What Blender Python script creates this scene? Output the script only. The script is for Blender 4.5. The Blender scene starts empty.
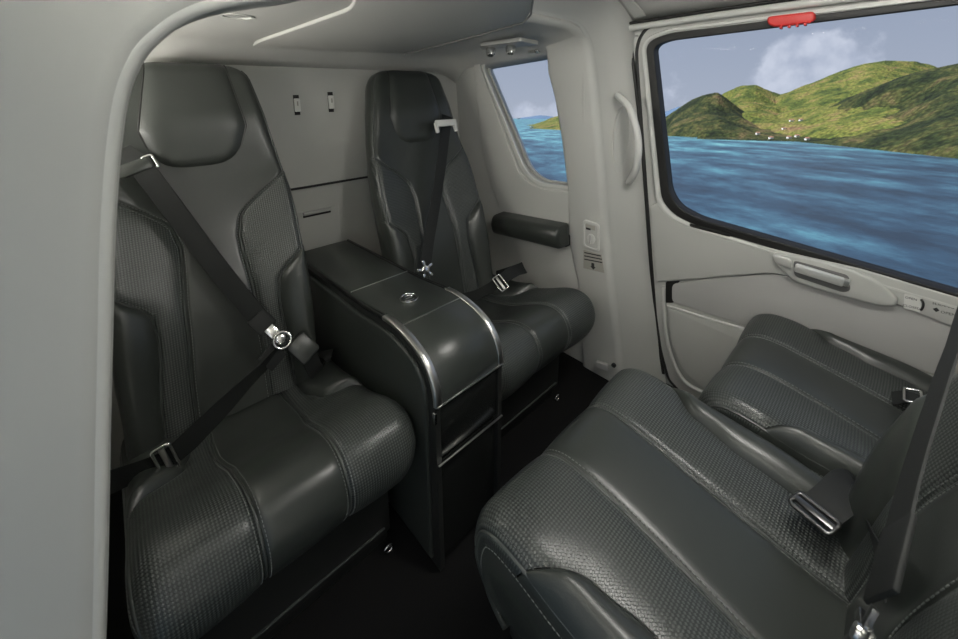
import bpy, bmesh, math, random
from mathutils import Vector, Matrix, noise
random.seed(7)
S = bpy.context.scene
COL = S.collection
pi = math.pi

# ------------------------------------------------------------------ camera
FPX, CX, CY = 400.0, 479.0, 175.0
PITCH = math.atan(87 / 400.0)
YAW = math.atan(425 * math.cos(PITCH) / FPX)
EYE = Vector((0, 0, 1.2))
CF = Vector((math.cos(YAW) * math.cos(PITCH), math.sin(YAW) * math.cos(PITCH), -math.sin(PITCH)))
CR = Vector((math.sin(YAW), -math.cos(YAW), 0))
CU = CR.cross(CF)
cam = bpy.data.cameras.new('camera')
camo = bpy.data.objects.new('camera', cam)
COL.objects.link(camo)
camo.matrix_world = Matrix(((CR.x, CU.x, -CF.x, EYE.x), (CR.y, CU.y, -CF.y, EYE.y), (CR.z, CU.z, -CF.z, EYE.z), (0, 0, 0, 1)))
cam.sensor_width = 36
cam.sensor_fit = 'HORIZONTAL'
cam.lens = FPX / 958 * 36
cam.shift_y = -(319.5 - CY) / 958
cam.clip_start = 0.02
cam.clip_end = 60000
cam.dof.use_dof = True
cam.dof.focus_distance = 1.15
cam.dof.aperture_fstop = 5.6
S.camera = camo

# pixel -> direction / point on a known surface
def ray(u, v): return CF + CR * ((u - CX) / FPX) - CU * ((v - CY) / FPX)
def on_x(u, v, x): d = ray(u, v); return EYE + d * ((x - EYE.x) / d.x)
def on_y(u, v, y): d = ray(u, v); return EYE + d * ((y - EYE.y) / d.y)
def on_z(u, v, z): d = ray(u, v); return EYE + d * ((z - EYE.z) / d.z)
def on_plane(u, v, o, n): d = ray(u, v); return EYE + d * ((o - EYE).dot(n) / d.dot(n))

# the world outside: the aircraft flies slightly banked, so the sea's horizon is tilted against the cabin floor
EF = ray(479, 118).normalized()
ER = CR.copy()
EU = ER.cross(EF).normalized()
def ext(r, f, z): return EYE + ER * r + EF * f + EU * z
SEA = -60.0
def on_sea(u, v):
    d = ray(u, v); return EYE + d * (SEA / d.dot(EU))
def at_depth(u, v, D):
    d = ray(u, v); return EYE + d * (D / d.dot(EF))

# ------------------------------------------------------------------ sky, sun, exposure
W = bpy.data.worlds.new('sky'); S.world = W; W.use_nodes = True
def N(nt, t, **k):
    n = nt.nodes.new(t)
    for a, b in k.items(): setattr(n, a, b)
    return n
def build_world():
    nt = W.node_tree; nt.nodes.clear(); L = nt.links.new
    out = N(nt, 'ShaderNodeOutputWorld'); bg = N(nt, 'ShaderNodeBackground')
    tc = N(nt, 'ShaderNodeTexCoord')
    dot = N(nt, 'ShaderNodeVectorMath', operation='DOT_PRODUCT'); dot.inputs[1].default_value = EU
    L(tc.outputs['Generated'], dot.inputs[0])
    ramp = N(nt, 'ShaderNodeValToRGB')
    mr = N(nt, 'ShaderNodeMapRange'); mr.inputs['From Min'].default_value = -0.3; mr.inputs['From Max'].default_value = 1.0
    L(dot.outputs['Value'], mr.inputs['Value']); L(mr.outputs['Result'], ramp.inputs['Fac'])
    e = ramp.color_ramp.elements
    e[0].position = 0.0; e[0].color = (.68, .68, .68, 1)
    e[1].position = 1.0; e[1].color = (.78, .81, .86, 1)
    for p, c in ((.23, (.95, .96, .97, 1)), (.27, (.88, .91, .95, 1)), (.36, (.77, .82, .89, 1))):
        k = ramp.color_ramp.elements.new(p); k.color = c
    # broken cumulus: noise in the sky direction, a band above the horizon all the way round, and one taller cumulus
    nz = N(nt, 'ShaderNodeTexNoise'); nz.inputs['Scale'].default_value = 9; nz.inputs['Detail'].default_value = 7
    nz.inputs['Roughness'].default_value = .62
    L(tc.outputs['Generated'], nz.inputs['Vector'])
    band = N(nt, 'ShaderNodeMapRange'); band.inputs['From Min'].default_value = .0; band.inputs['From Max'].default_value = .16
    band.inputs['To Min'].default_value = .03; band.inputs['To Max'].default_value = -.16
    L(dot.outputs['Value'], band.inputs['Value'])
    add = N(nt, 'ShaderNodeMath', operation='ADD'); L(nz.outputs['Fac'], add.inputs[0]); L(band.outputs['Result'], add.inputs[1])
    prev = add
    for (u, v, rad, amp) in ((812, 66, .11, .26), (795, 78, .10, .22), (775, 86, .09, .16), (830, 78, .09, .2), (522, 109, .05, .2), (553, 109, .04, .16), (760, 92, .06, .12), (700, 100, .05, .1), (840, 22, .12, .12)):
        c = ray(u, v).normalized()
        ds = N(nt, 'ShaderNodeVectorMath', operation='DISTANCE'); ds.inputs[1].default_value = c
        L(tc.outputs['Generated'], ds.inputs[0])
        m = N(nt, 'ShaderNodeMapRange'); m.inputs['From Min'].default_value = 0; m.inputs['From Max'].default_value = rad
        m.inputs['To Min'].default_value = amp; m.inputs['To Max'].default_value = 0
        L(ds.outputs['Value'], m.inputs['Value'])
        a2 = N(nt, 'ShaderNodeMath', operation='ADD'); L(prev.outputs[0], a2.inputs[0]); L(m.outputs['Result'], a2.inputs[1]); prev = a2
    th = N(nt, 'ShaderNodeMapRange', interpolation_type='SMOOTHSTEP'); th.inputs['From Min'].default_value = .56; th.inputs['From Max'].default_value = .74
    L(prev.outputs[0], th.inputs['Value'])
    n2 = N(nt, 'ShaderNodeTexNoise'); n2.inputs['Scale'].default_value = 26; n2.inputs['Detail'].default_value = 5
    L(tc.outputs['Generated'], n2.inputs['Vector'])
    cr = N(nt, 'ShaderNodeValToRGB'); cr.color_ramp.elements[0].position = .3; cr.color_ramp.elements[0].color = (.95, .98, 1.04, 1)
    cr.color_ramp.elements[1].position = .65; cr.color_ramp.elements[1].color = (1.35, 1.33, 1.32, 1)
    L(n2.outputs['Fac'], cr.inputs['Fac'])
    mx = N(nt, 'ShaderNodeMix', data_type='RGBA'); L(th.outputs['Result'], mx.inputs[0]); L(ramp.outputs['Color'], mx.inputs[6]); L(cr.outputs['Color'], mx.inputs[7])
    L(mx.outputs[2], bg.inputs['Color']); bg.inputs['Strength'].default_value = 0.62
    L(bg.outputs[0], out.inputs[0])
build_world()
sun = bpy.data.lights.new('sun', 'SUN'); sun.energy = 10.5; sun.angle = .01; sun.color = (1, .93, .82)
suno = bpy.data.objects.new('sun', sun); COL.objects.link(suno)
suno.rotation_euler = Vector((.329, -.47, -.819)).normalized().to_track_quat('-Z', 'Y').to_euler()
S.view_settings.view_transform = 'Standard'
S.view_settings.look = 'None'
S.view_settings.gamma = 1
S.view_settings.use_curve_mapping = False
S.view_settings.exposure = 0.18

# ------------------------------------------------------------------ materials
def mat(name, col, rough=.5, metal=0, spec=.5, noise_scale=0, noise_amt=.0, bump=0, bump_scale=300, coat=0):
    m = bpy.data.materials.new(name); m.use_nodes = True
    nt = m.node_tree; b = nt.nodes['Principled BSDF']; L = nt.links.new
    b.inputs['Base Color'].default_value = (*col, 1); b.inputs['Roughness'].default_value = rough
    b.inputs['Metallic'].default_value = metal; b.inputs['Specular IOR Level'].default_value = spec
    b.inputs['Coat Weight'].default_value = coat
    tc = N(nt, 'ShaderNodeTexCoord')
    if noise_scale:
        nz = N(nt, 'ShaderNodeTexNoise'); nz.inputs['Scale'].default_value = noise_scale; nz.inputs['Detail'].default_value = 4
        L(tc.outputs['Object'], nz.inputs['Vector'])
        mx = N(nt, 'ShaderNodeMix', data_type='RGBA'); L(nz.outputs['Fac'], mx.inputs[0])
        mx.inputs[6].default_value = (*[c * (1 - noise_amt) for c in col], 1); mx.inputs[7].default_value = (*[min(1, c * (1 + noise_amt)) for c in col], 1)
        L(mx.outputs[2], b.inputs['Base Color'])
    if bump:
        nz = N(nt, 'ShaderNodeTexNoise'); nz.inputs['Scale'].default_value = bump_scale; nz.inputs['Detail'].default_value = 3
        L(tc.outputs['Object'], nz.inputs['Vector'])
        bp = N(nt, 'ShaderNodeBump'); bp.inputs['Strength'].default_value = bump; bp.inputs['Distance'].default_value = .001
        L(nz.outputs['Fac'], bp.inputs['Height']); L(bp.outputs['Normal'], b.inputs['Normal'])
    return m
def woven_mat():
    m = bpy.data.materials.new('woven_leather'); m.use_nodes = True
    nt = m.node_tree; b = nt.nodes['Principled BSDF']; L = nt.links.new
    uv = N(nt, 'ShaderNodeUVMap')
    mp = N(nt, 'ShaderNodeMapping'); mp.inputs['Rotation'].default_value = (0, 0, pi / 4); k = 2 * pi / .0080
    mp.inputs['Scale'].default_value = (k, k, k)
    L(uv.outputs['UV'], mp.inputs['Vector'])
    sp = N(nt, 'ShaderNodeSeparateXYZ'); L(mp.outputs['Vector'], sp.inputs[0])
    s = []
    for i in (0, 1):
        q = N(nt, 'ShaderNodeMath', operation='SINE'); L(sp.outputs[i], q.inputs[0]); s.append(q)
    pr = N(nt, 'ShaderNodeMath', operation='MULTIPLY'); L(s[0].outputs[0], pr.inputs[0]); L(s[1].outputs[0], pr.inputs[1])
    mr = N(nt, 'ShaderNodeMapRange', interpolation_type='SMOOTHSTEP'); mr.inputs['From Min'].default_value = -.15; mr.inputs['From Max'].default_value = .55
    L(pr.outputs[0], mr.inputs['Value'])
    mx = N(nt, 'ShaderNodeMix', data_type='RGBA'); L(mr.outputs['Result'], mx.inputs[0])
    mx.inputs[6].default_value = (.020, .024, .022, 1); mx.inputs[7].default_value = (.085, .094, .087, 1)  # lighter dots put part of the weave's specular sheen into the colour
    L(mx.outputs[2], b.inputs['Base Color'])
    bp = N(nt, 'ShaderNodeBump'); bp.inputs['Strength'].default_value = .5; bp.inputs['Distance'].default_value = .002
    L(mr.outputs['Result'], bp.inputs['Height']); L(bp.outputs['Normal'], b.inputs['Normal'])
    b.inputs['Roughness'].default_value = .34; b.inputs['Specular IOR Level'].default_value = .6
    return m
def glass_mat(name, tint):
    m = bpy.data.materials.new(name); m.use_nodes = True
    nt = m.node_tree; nt.nodes.clear(); L = nt.links.new
    o = N(nt, 'ShaderNodeOutputMaterial'); t = N(nt, 'ShaderNodeBsdfTransparent'); g = N(nt, 'ShaderNodeBsdfGlossy'); mx = N(nt, 'ShaderNodeMixShader')
    lw = N(nt, 'ShaderNodeFresnel'); lw.inputs['IOR'].default_value = 1.04
    t.inputs['Color'].default_value = (*tint, 1); g.inputs['Roughness'].default_value = .02
    L(lw.outputs[0], mx.inputs[0]); L(t.outputs[0], mx.inputs[1]); L(g.outputs[0], mx.inputs[2]); L(mx.outputs[0], o.inputs[0])
    return m
def ramp_mat(name, scale, stops, rough=.9, detail=8, bump=0, spec=.2, dist=0.0):
    m = bpy.data.materials.new(name); m.use_nodes = True
    nt = m.node_tree; b = nt.nodes['Principled BSDF']; L = nt.links.new
    tc = N(nt, 'ShaderNodeTexCoord'); nz = N(nt, 'ShaderNodeTexNoise'); nz.inputs['Scale'].default_value = scale; nz.inputs['Detail'].default_value = detail
    nz.inputs['Roughness'].default_value = .65; nz.inputs['Distortion'].default_value = dist
    L(tc.outputs['Object'], nz.inputs['Vector'])
    r = N(nt, 'ShaderNodeValToRGB'); L(nz.outputs['Fac'], r.inputs['Fac'])
    els = r.color_ramp.elements
    els[0].position, els[0].color = stops[0][0], (*stops[0][1], 1); els[1].position, els[1].color = stops[-1][0], (*stops[-1][1], 1)
    for p, c in stops[1:-1]: els.new(p).color = (*c, 1)
    L(r.outputs['Color'], b.inputs['Base Color']); b.inputs['Roughness'].default_value = rough; b.inputs['Specular IOR Level'].default_value = spec
    if bump:
        bp = N(nt, 'ShaderNodeBump'); bp.inputs['Strength'].default_value = bump; bp.inputs['Distance'].default_value = 32
        L(nz.outputs['Fac'], bp.inputs['Height']); L(bp.outputs['Normal'], b.inputs['Normal'])
    return m

M = {}
M['trim'] = mat('grey_trim_plastic', (.475, .480, .452), .45, noise_scale=3, noise_amt=.03, bump=.03, bump_scale=700)
M['trim_light'] = mat('pale_trim_plastic', (.59, .595, .562), .38)
M['trim_mid'] = mat('mid_grey_trim', (.40, .40, .385), .5, bump=.03, bump_scale=600)
M['recess'] = mat('joint_shade_grey', (.16, .16, .155), .5)
M['headliner'] = mat('headliner', (.52, .52, .49), .55, noise_scale=4, noise_amt=.03)
M['leather'] = mat('charcoal_leather', (.032, .0365, .0325), .34, spec=.55, noise_scale=14, noise_amt=.08, bump=.12, bump_scale=420)
M['woven'] = woven_mat()
M['seam'] = mat('leather_piping', (.05, .056, .052), .35, spec=.6)
M['thread'] = mat('grey_thread', (.20, .21, .20), .6)
M['black'] = mat('black_rubber', (.012, .012, .011), .55)
M['carpet'] = mat('black_carpet', (.010, .010, .010), .95, spec=.1, noise_scale=300, noise_amt=.4, bump=.4, bump_scale=900)
M['base'] = mat('black_base', (.014, .015, .014), .5)
M['gloss_black'] = mat('gloss_black_panel', (.012, .013, .012), .22, spec=.6)
M['web'] = mat('belt_webbing', (.013, .0145, .014), .65, spec=.3, bump=.3, bump_scale=800)
M['chrome'] = mat('chrome', (.72, .72, .70), .18, metal=1)
M['satin'] = mat('satin_metal', (.60, .60, .57), .32, metal=1)
M['dark_metal'] = mat('dark_metal', (.16, .16, .155), .3, metal=1)
M['silver'] = mat('silver_lever', (.70, .70, .67), .35, metal=.5)
M['satin_dull'] = mat('dull_metal', (.40, .40, .385), .5, metal=.6)
M['red'] = mat('red_plastic', (.62, .035, .03), .4)
M['white'] = mat('white_label', (.70, .70, .66), .5)
M['sticker'] = mat('grey_sticker', (.36, .35, .31), .5)
M['ink'] = mat('dark_print', (.02, .02, .02), .6)
M['glass'] = glass_mat('tinted_glass', (.77, .81, .89))
M['sea'] = None

# ------------------------------------------------------------------ mesh helpers
def link(name, me, m=None, parent=None, smooth=True):
    o = bpy.data.objects.new(name, me); COL.objects.link(o)
    if m is not None: me.materials.append(m)
    if smooth:
        me.polygons.foreach_set('use_smooth', [True] * len(me.polygons))
    if parent is not None: o.parent = parent
    return o
def mesh(name, vs, fs, m=None, parent=None, smooth=True, uvs=None, sharp=None, recalc=True):
    if parent is not None:
        inv = parent.matrix_basis.inverted() if parent.parent is None else (parent.parent.matrix_basis @ parent.matrix_basis).inverted()
        vs = [inv @ Vector(v) for v in vs]
    me = bpy.data.meshes.new(name); me.from_pydata([tuple(v) for v in vs], [], fs); me.update()
    if uvs is not None:
        l = me.uv_layers.new(name='UVMap')
        for lp in me.loops: l.data[lp.index].uv = uvs[lp.vertex_index]
    if recalc:
        bm = bmesh.new(); bm.from_mesh(me)
        bmesh.ops.remove_doubles(bm, verts=bm.verts, dist=1e-5)
        bmesh.ops.recalc_face_normals(bm, faces=bm.faces)
        bm.to_mesh(me); bm.free()
    o = link(name, me, m, parent, smooth)
    if smooth and sharp: me.set_sharp_from_angle(angle=math.radians(sharp))
    return o
def box_geo(c, s, bev=.004, seg=2, rot=None):
    bm = bmesh.new(); bmesh.ops.create_cube(bm, size=1)
    for v in bm.verts: v.co = Vector((v.co.x * s[0], v.co.y * s[1], v.co.z * s[2]))
    if bev: bmesh.ops.bevel(bm, geom=bm.edges[:], offset=min(bev, min(s) * .45), segments=seg, affect='EDGES', profile=.5)
    Mx = Matrix.Translation(Vector(c)) @ (rot.to_4x4() if rot is not None else Matrix.Identity(4))
    bm.transform(Mx)
    bm.verts.index_update()
    vs = [v.co.copy() for v in bm.verts]; fs = [[v.index for v in f.verts] for f in bm.faces]; bm.free()
    return vs, fs
def box(name, c, s, m, parent=None, bev=.004, seg=2, rot=None):
    vs, fs = box_geo(c, s, bev, seg, rot)
    return mesh(name, vs, fs, m, parent, sharp=40)
def join_geo(lst):
    V, F = [], []
    for vs, fs in lst:
        k = len(V); V += list(vs); F += [[i + k for i in f] for f in fs]
    return V, F
def catmull(P, n=8, closed=False):
    P = [Vector(p) for p in P]; out = []; L = len(P)
    rng = range(L if closed else L - 1)
    for i in rng:
        a = P[(i - 1) % L] if (closed or i > 0) else P[0]; b = P[i]; c = P[(i + 1) % L]; d = P[(i + 2) % L] if (closed or i + 2 < L) else P[-1]
        for k in range(n):
            t = k / n
            out.append(.5 * ((2 * b) + (c - a) * t + (2 * a - 5 * b + 4 * c - d) * t * t + (3 * b - a - 3 * c + d) * t ** 3))
    if not closed: out.append(P[-1])
    return out
def tube_geo(pts, r, closed=False, seg=8, flat=1.0):
    pts = [Vector(p) for p in pts]; n = len(pts); V = []; F = []
    prev = None
    for i, p in enumerate(pts):
        a = pts[(i - 1) % n] if (closed or i > 0) else p; b = pts[(i + 1) % n] if (closed or i < n - 1) else p
        t = (b - a).normalized()
        if prev is None:
            x = t.orthogonal().normalized()
        else:
            x = (prev - t * prev.dot(t)); x = x.normalized() if x.length > 1e-6 else t.orthogonal().normalized()
        prev = x; y = t.cross(x)
        rr = r[i] if isinstance(r, (list, tuple)) else r
        for k in range(seg):
            an = 2 * pi * k / seg; V.append(p + x * math.cos(an) * rr + y * math.sin(an) * rr * flat)
    m = n if closed else n - 1
    for i in range(m):
        j = (i + 1) % n
        for k in range(seg):
            l = (k + 1) % seg; F.append((i * seg + k, i * seg + l, j * seg + l, j * seg + k))
    if not closed:
        F.append(tuple(range(seg))); F.append(tuple(range((n - 1) * seg, n * seg)))
    return V, F
def tube(name, pts, r, m, parent=None, closed=False, seg=8):
    V, F = tube_geo(pts, r, closed, seg); return mesh(name, V, F, m, parent, sharp=60)
def grid_mesh(name, rows, m, parent=None, uvs=None, closed=False, sharp=None):
    nr, nc = len(rows), len(rows[0]); V = [p for r in rows for p in r]; F = []
    for i in range(nr - 1):
        for j in range(nc if closed else nc - 1):
            k = (j + 1) % nc; F.append((i * nc + j, i * nc + k, (i + 1) * nc + k, (i + 1) * nc + j))
    return mesh(name, V, F, m, parent, uvs=uvs, sharp=sharp)
def ribbon_geo(path, widths, w, th=.0025):
    """strap: centre path, per-point side direction, width w"""
    V = []; F = []
    n = len(path)
    for i, p in enumerate(path):
        a = path[max(0, i - 1)]; b = path[min(n - 1, i + 1)]; t = (b - a).normalized()
        s = (widths[i] - t * widths[i].dot(t)).normalized(); nn = t.cross(s).normalized()
        for (cs, cn) in ((-1, -1), (-.96, 1), (-.5, 1.25), (0, 1.3), (.5, 1.25), (.96, 1), (1, -1)):
            V.append(p + s * (w / 2 * cs) + nn * (th / 2 * cn))
    for i in range(n - 1):
        for k in range(7):
            l = (k + 1) % 7; F.append((i * 7 + k, i * 7 + l, i * 7 + 7 + l, i * 7 + 7 + k))
    F.append(tuple(range(7))); F.append(tuple(range((n - 1) * 7, n * 7)))
    return V, F
def strap(name, pts, sides, w, parent, m='web', n=8):
    path = catmull(pts, n); K = len(sides); sd = []
    for i in range(len(path)):
        t = i / (len(path) - 1) * (K - 1); a = min(int(t), K - 2); f = t - a
        sd.append(Vector(sides[a]) * (1 - f) + Vector(sides[a + 1]) * f)
    V, F = ribbon_geo(path, sd, w); return mesh(name, V, F, M[m], parent, sharp=50)
class Plane:
    def __init__(s, o, n, up=Vector((0, 0, 1))):
        s.o = Vector(o); s.n = Vector(n).normalized(); s.ey = (up - s.n * up.dot(s.n)).normalized(); s.ex = s.ey.cross(s.n)
    def px(s, u, v): p = on_plane(u, v, s.o, s.n) - s.o; return Vector((p.dot(s.ex), p.dot(s.ey)))
    def pt(s, a, b, h=0): return s.o + s.ex * a + s.ey * b + s.n * h
    def P(s, u, v, h=0): q = s.px(u, v); return s.pt(q.x, q.y, h)
    def uv(s, p): q = Vector(p) - s.o; return Vector((q.dot(s.ex), q.dot(s.ey)))
def round_poly(pts, r, n=6):
    pts = [Vector((p[0], p[1])) for p in pts]; out = []; L = len(pts)
    for i in range(L):
        rr = r[i] if isinstance(r, (list, tuple)) else r
        p = pts[i]; a = pts[i - 1] - p; b = pts[(i + 1) % L] - p
        d = min(rr, a.length * .48, b.length * .48)
        if d < 1e-5: out.append(p); continue
        A = p + a.normalized() * d; B = p + b.normalized() * d
        for k in range(n + 1):
            t = k / n; out.append(A * (1 - t) ** 2 + p * 2 * t * (1 - t) + B * t * t)
    return out
def panel(name, pl, outer, holes, h0, h1, m, parent=None, bev=.004, res=3):
    """flat panel with holes between heights h0..h1 above plane pl, rounded edges"""
    cu = bpy.data.curves.new(name, 'CURVE'); cu.dimensions = '2D'; cu.fill_mode = 'BOTH'
    for loop in [outer] + list(holes):
        sp = cu.splines.new('POLY'); sp.points.add(len(loop) - 1); sp.use_cyclic_u = True
        for q, p in zip(sp.points, loop): q.co = (p[0], p[1], 0, 1)
    b = min(bev, (h1 - h0) * .49)
    cu.extrude = (h1 - h0) / 2 - b; cu.bevel_depth = b; cu.bevel_resolution = res; cu.offset = -b
    o = bpy.data.objects.new(name, cu); COL.objects.link(o)
    dg = bpy.context.evaluated_depsgraph_get()
    me = bpy.data.meshes.new_from_object(o.evaluated_get(dg))
    bpy.data.objects.remove(o); bpy.data.curves.remove(cu)
    hm = (h0 + h1) / 2
    vs = [pl.pt(v.co.x, v.co.y, v.co.z + hm) for v in me.vertices]; fs = [list(p.vertices) for p in me.polygons]
    bpy.data.meshes.remove(me)
    return mesh(name, vs, fs, m, parent, sharp=45)
def text(name, s, pl, a, b, size, m, parent, h=.001, rot=0, align='CENTER'):
    cu = bpy.data.curves.new(name, 'FONT'); cu.body = s; cu.size = size; cu.align_x = align; cu.align_y = 'CENTER'; cu.extrude = .0002
    cu.resolution_u = 2
    o = bpy.data.objects.new(name, cu); COL.objects.link(o)
    dg = bpy.context.evaluated_depsgraph_get(); me = bpy.data.meshes.new_from_object(o.evaluated_get(dg))
    bpy.data.objects.remove(o); bpy.data.curves.remove(cu)
    c, sn = math.cos(rot), math.sin(rot)
    vs = [pl.pt(a + v.co.x * c - v.co.y * sn, b + v.co.x * sn + v.co.y * c, h + v.co.z) for v in me.vertices]; fs = [list(p.vertices) for p in me.polygons]
    bpy.data.meshes.remove(me)
    return mesh(name, vs, fs, m, parent, smooth=False, recalc=False)
def tag(o, label=None, cat=None, group=None, kind=None):
    if label: o['label'] = label
    if cat: o['category'] = cat
    if group: o['group'] = group
    if kind: o['kind'] = kind
    return o
def empty(name, loc, rz=0):
    o = bpy.data.objects.new(name, None); COL.objects.link(o); o.location = loc; o.rotation_euler = (0, 0, rz)
    o.empty_display_size = .1
    o.matrix_basis = Matrix.Translation(Vector(loc)) @ Matrix.Rotation(rz, 4, 'Z')
    return o
def struct(o, label, cat=None):
    tag(o, label, cat, kind='structure'); return o
def lerp(a, b, t): return a + (b - a) * t
def interp(x, tab):
    if x <= tab[0][0]: return tab[0][1]
    for (a, b), (c, d) in zip(tab, tab[1:]):
        if x <= c: return lerp(b, d, (x - a) / (c - a))
    return tab[-1][1]
def smooth(t): t = max(0, min(1, t)); return t * t * (3 - 2 * t)
def sinterp(x, tab):
    """monotone smooth interpolation"""
    if x <= tab[0][0]: return tab[0][1]
    for (a, b), (c, d) in zip(tab, tab[1:]):
        if x <= c: return lerp(b, d, smooth((x - a) / (c - a)))
    return tab[-1][1]

# ================================================================== the cabin shell
def door_x(z): return 1.55 - .09 * z
DOOR = Plane((1.55, 0, 0), (-1, 0, -.09))
AFT = Plane((1.42, 0, 0), (-1, 0, -.07))
BULK = Plane((0, 1.55, 0), (0, -1, 0))
FRAME = Plane((0, .58, 0), (0, -1, 0))

def floor():
    o = box('floor', (.68, .25, -.02), (1.9, 3.0, .04), M['carpet'], bev=.005)
    struct(o, 'black carpeted cabin floor between the facing seats', 'floor')
floor()

def bulkhead():
    w = panel('wall_back', BULK, [(-.3, .0), (1.6, .0), (1.6, 1.55), (-.3, 1.55)], [], -.04, 0, M['trim'], bev=.003)
    struct(w, 'grey rear bulkhead panel behind the rear seats', 'wall')
    P = BULK.px
    # upper panel stands proud of the lower one, the dark line is the joint between them
    a = P(293, 189); b = P(352, 179)
    box('joint', BULK.pt((a.x + b.x) / 2 + .05, a.y, .004), (1.2, .012, .007), M['black'], w, bev=.001)
    # pocket door below
    l, r = P(300, 214), P(338, 205); zt = P(337, 205).y + .004
    panel('pocket_door', BULK, round_poly([(P(300, 214).x - .03, .45), (r.x, .45), (r.x, zt), (P(300, 214).x - .03, zt)], .01), [], 0, .004, M['trim'], w, bev=.002)
    c0 = P(302, 213); c1 = P(330, 207)
    box('pocket_handle', BULK.pt((c0.x + c1.x) / 2, c0.y - .003, .01), (abs(c1.x - c0.x), .016, .014), M['trim_mid'], w, bev=.004)
    box('pocket_slot', BULK.pt((c0.x + c1.x) / 2, c0.y - .016, .005), (abs(c1.x - c0.x) * .98, .006, .008), M['black'], w, bev=.001)
    # coat hooks
    for (u, v0, v1, side) in ((296.5, 95, 115, 'seat with the buckled belt'), (330.5, 92, 112, 'small aft window')):
        c = (P(u, v0) + P(u, v1)) / 2; hgt = (P(u, v0) - P(u, v1)).length
        t = empty('coat_hook', BULK.pt(c.x, c.y, 0))
        tag(t, 'small metal folding coat hook on the bulkhead, nearer the ' + side, 'hook', 'coat hooks on the rear bulkhead')
        box('back_plate', BULK.pt(c.x, c.y, .002), (.020, .004, hgt), M['black'], t, bev=.001)
        box('hook', BULK.pt(c.x, c.y, .008), (.022, .009, hgt * .66), M['white'], t, bev=.003)
        box('slot', BULK.pt(c.x, c.y + .006, .0132), (.005, .002, hgt * .22), M['sticker'], t, bev=.0005)
bulkhead()

def aft_wall():
    P = AFT.px
    # window opening traced on the wall plane
    win = round_poly([P(482, 64), P(552, 51), P(579, 57), P(579, 187.5), P(540, 182.5), P(526, 171)], [.05, .03, .05, .05, .04, .05], 8)
    outer = [AFT.uv((1.42, .79, 0)), AFT.uv((1.3, .79, 1.5)), AFT.uv((1.3, 1.6, 1.5)), AFT.uv((1.4, 1.6, 0))]
    outer = [Vector((p.x, p.y)) for p in outer]
    w = panel('wall_right', AFT, outer, [win], -.05, 0, M['trim'], bev=.004)
    struct(w, 'grey side wall lining around the small aft cabin window', 'wall')
    # raised trim panel around the window, with the edge line beside the rear seat
    edge = [P(474, 56), P(484, 150), P(490, 178), P(503, 212), P(512, 300), P(586, 320), P(586, 40), P(560, 40)]
    rp = panel('window_surround', AFT, round_poly(edge, .04), [round_poly([P(479, 60), P(552, 47), P(583, 50), P(583, 193), P(538, 187.5), P(521, 175)], [.05, .03, .05, .05, .05, .06], 8)], 0, .010, M['trim'], w, bev=.006)
    # the window itself
    g = empty('window_1', AFT.pt(*((P(486, 66) + P(600, 189)) / 2), -.03))
    struct(g, 'small slanted aft cabin window looking out on the sea', 'window')
    wide = round_poly([P(480, 62), P(552, 49), P(582, 53), P(582, 190.5), P(539, 185.5), P(523, 173.5)], [.05, .03, .05, .05, .04, .05], 8)
    inner = round_poly([P(484, 66), P(552, 53), P(578, 58), P(578, 185.5), P(541, 180.5), P(528, 169)], [.05, .03, .05, .05, .04, .05], 8)
    panel('window_reveal', AFT, wide, [win], -.055, .004, M['trim_light'], g, bev=.002)
    panel('seal', AFT, win, [inner], -.030, -.022, M['trim_mid'], g, bev=.002)
    panel('pane', AFT, win, [], -.028, -.026, M['glass'], g, bev=.0005)
aft_wall()

def pillar():
    """hoop frame: rises up the far side wall and bends over into the roof"""
    st = [  # inner x, z, aft y, forward y, seam y, depth to the door
        (1.405, -.01, .80, .60, .50, 0), (1.37, .39, .825, .657, .565, 0), (1.361, .58, .877, .687, .60, 0), (1.351, .787, .885, .717, .625, 0),
        (1.340, 1.0, .92, .745, .645, 0), (1.332, 1.16, .955, .766, .672, 0), (1.322, 1.26, .985, .780, .69, 0)]
    pts = []
    for (x, z, ya, yf, ys, _) in st: pts.append((Vector((x, 0, z)), Vector((1, 0, .05)).normalized(), ya, yf, ys, (door_x(z) - x + .01)))
    cx, cz, R = 1.20, 1.285, .115
    for k in range(1, 9):
        a = k / 8 * pi / 2; p = Vector((cx + R * math.cos(a), 0, cz + R * math.sin(a))); nn = Vector((math.cos(a), 0, math.sin(a)))
        pts.append((p, nn, lerp(.985, .98, k / 8), lerp(.785, .80, k / 8), lerp(.69, .72, k / 8), lerp(.12, .11, k / 8)))
    for x in (1.1, 1.0, .92, .6, .2, -.15): pts.append((Vector((x, 0, 1.40)), Vector((0, 0, 1)), .98, .80, .72, .11))
    rows = []
    for (p, nn, ya, yf, ys, dd) in pts:
        Y = Vector((0, 1, 0)); r = .032
        sec = [(ya, .055), (ya, .012), (ya - .003, .004), (ya - .012, 0), (lerp(ya, yf, .35), -.001), (lerp(ya, yf, .65), -.001)]
        sec += [(yf + r - r * math.sin(a), r - r * math.cos(a)) for a in [k / 8 * pi / 2 * .95 for k in range(9)]]
        sec += [(lerp(yf, ys, .35), lerp(r, dd, .35)), (lerp(yf, ys, .7), lerp(r, dd, .72)), (ys, dd - .004), (ys - .004, dd + .05)]
        rows.append([p + Y * y + nn * d for (y, d) in sec])
    fine = []
    for i in range(len(rows) - 1):
        for k in range(3 if i < 6 else 1):
            fine.append([rows[i][j].lerp(rows[i + 1][j], k / (3 if i < 6 else 1)) for j in range(len(rows[0]))])
    fine.append(rows[-1])
    o = grid_mesh('trim_1', fine, M['trim'], sharp=70)
    struct(o, 'rounded grey frame pillar between the aft window and the sliding door', 'pillar')
    return o
PILLAR = pillar()

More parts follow.
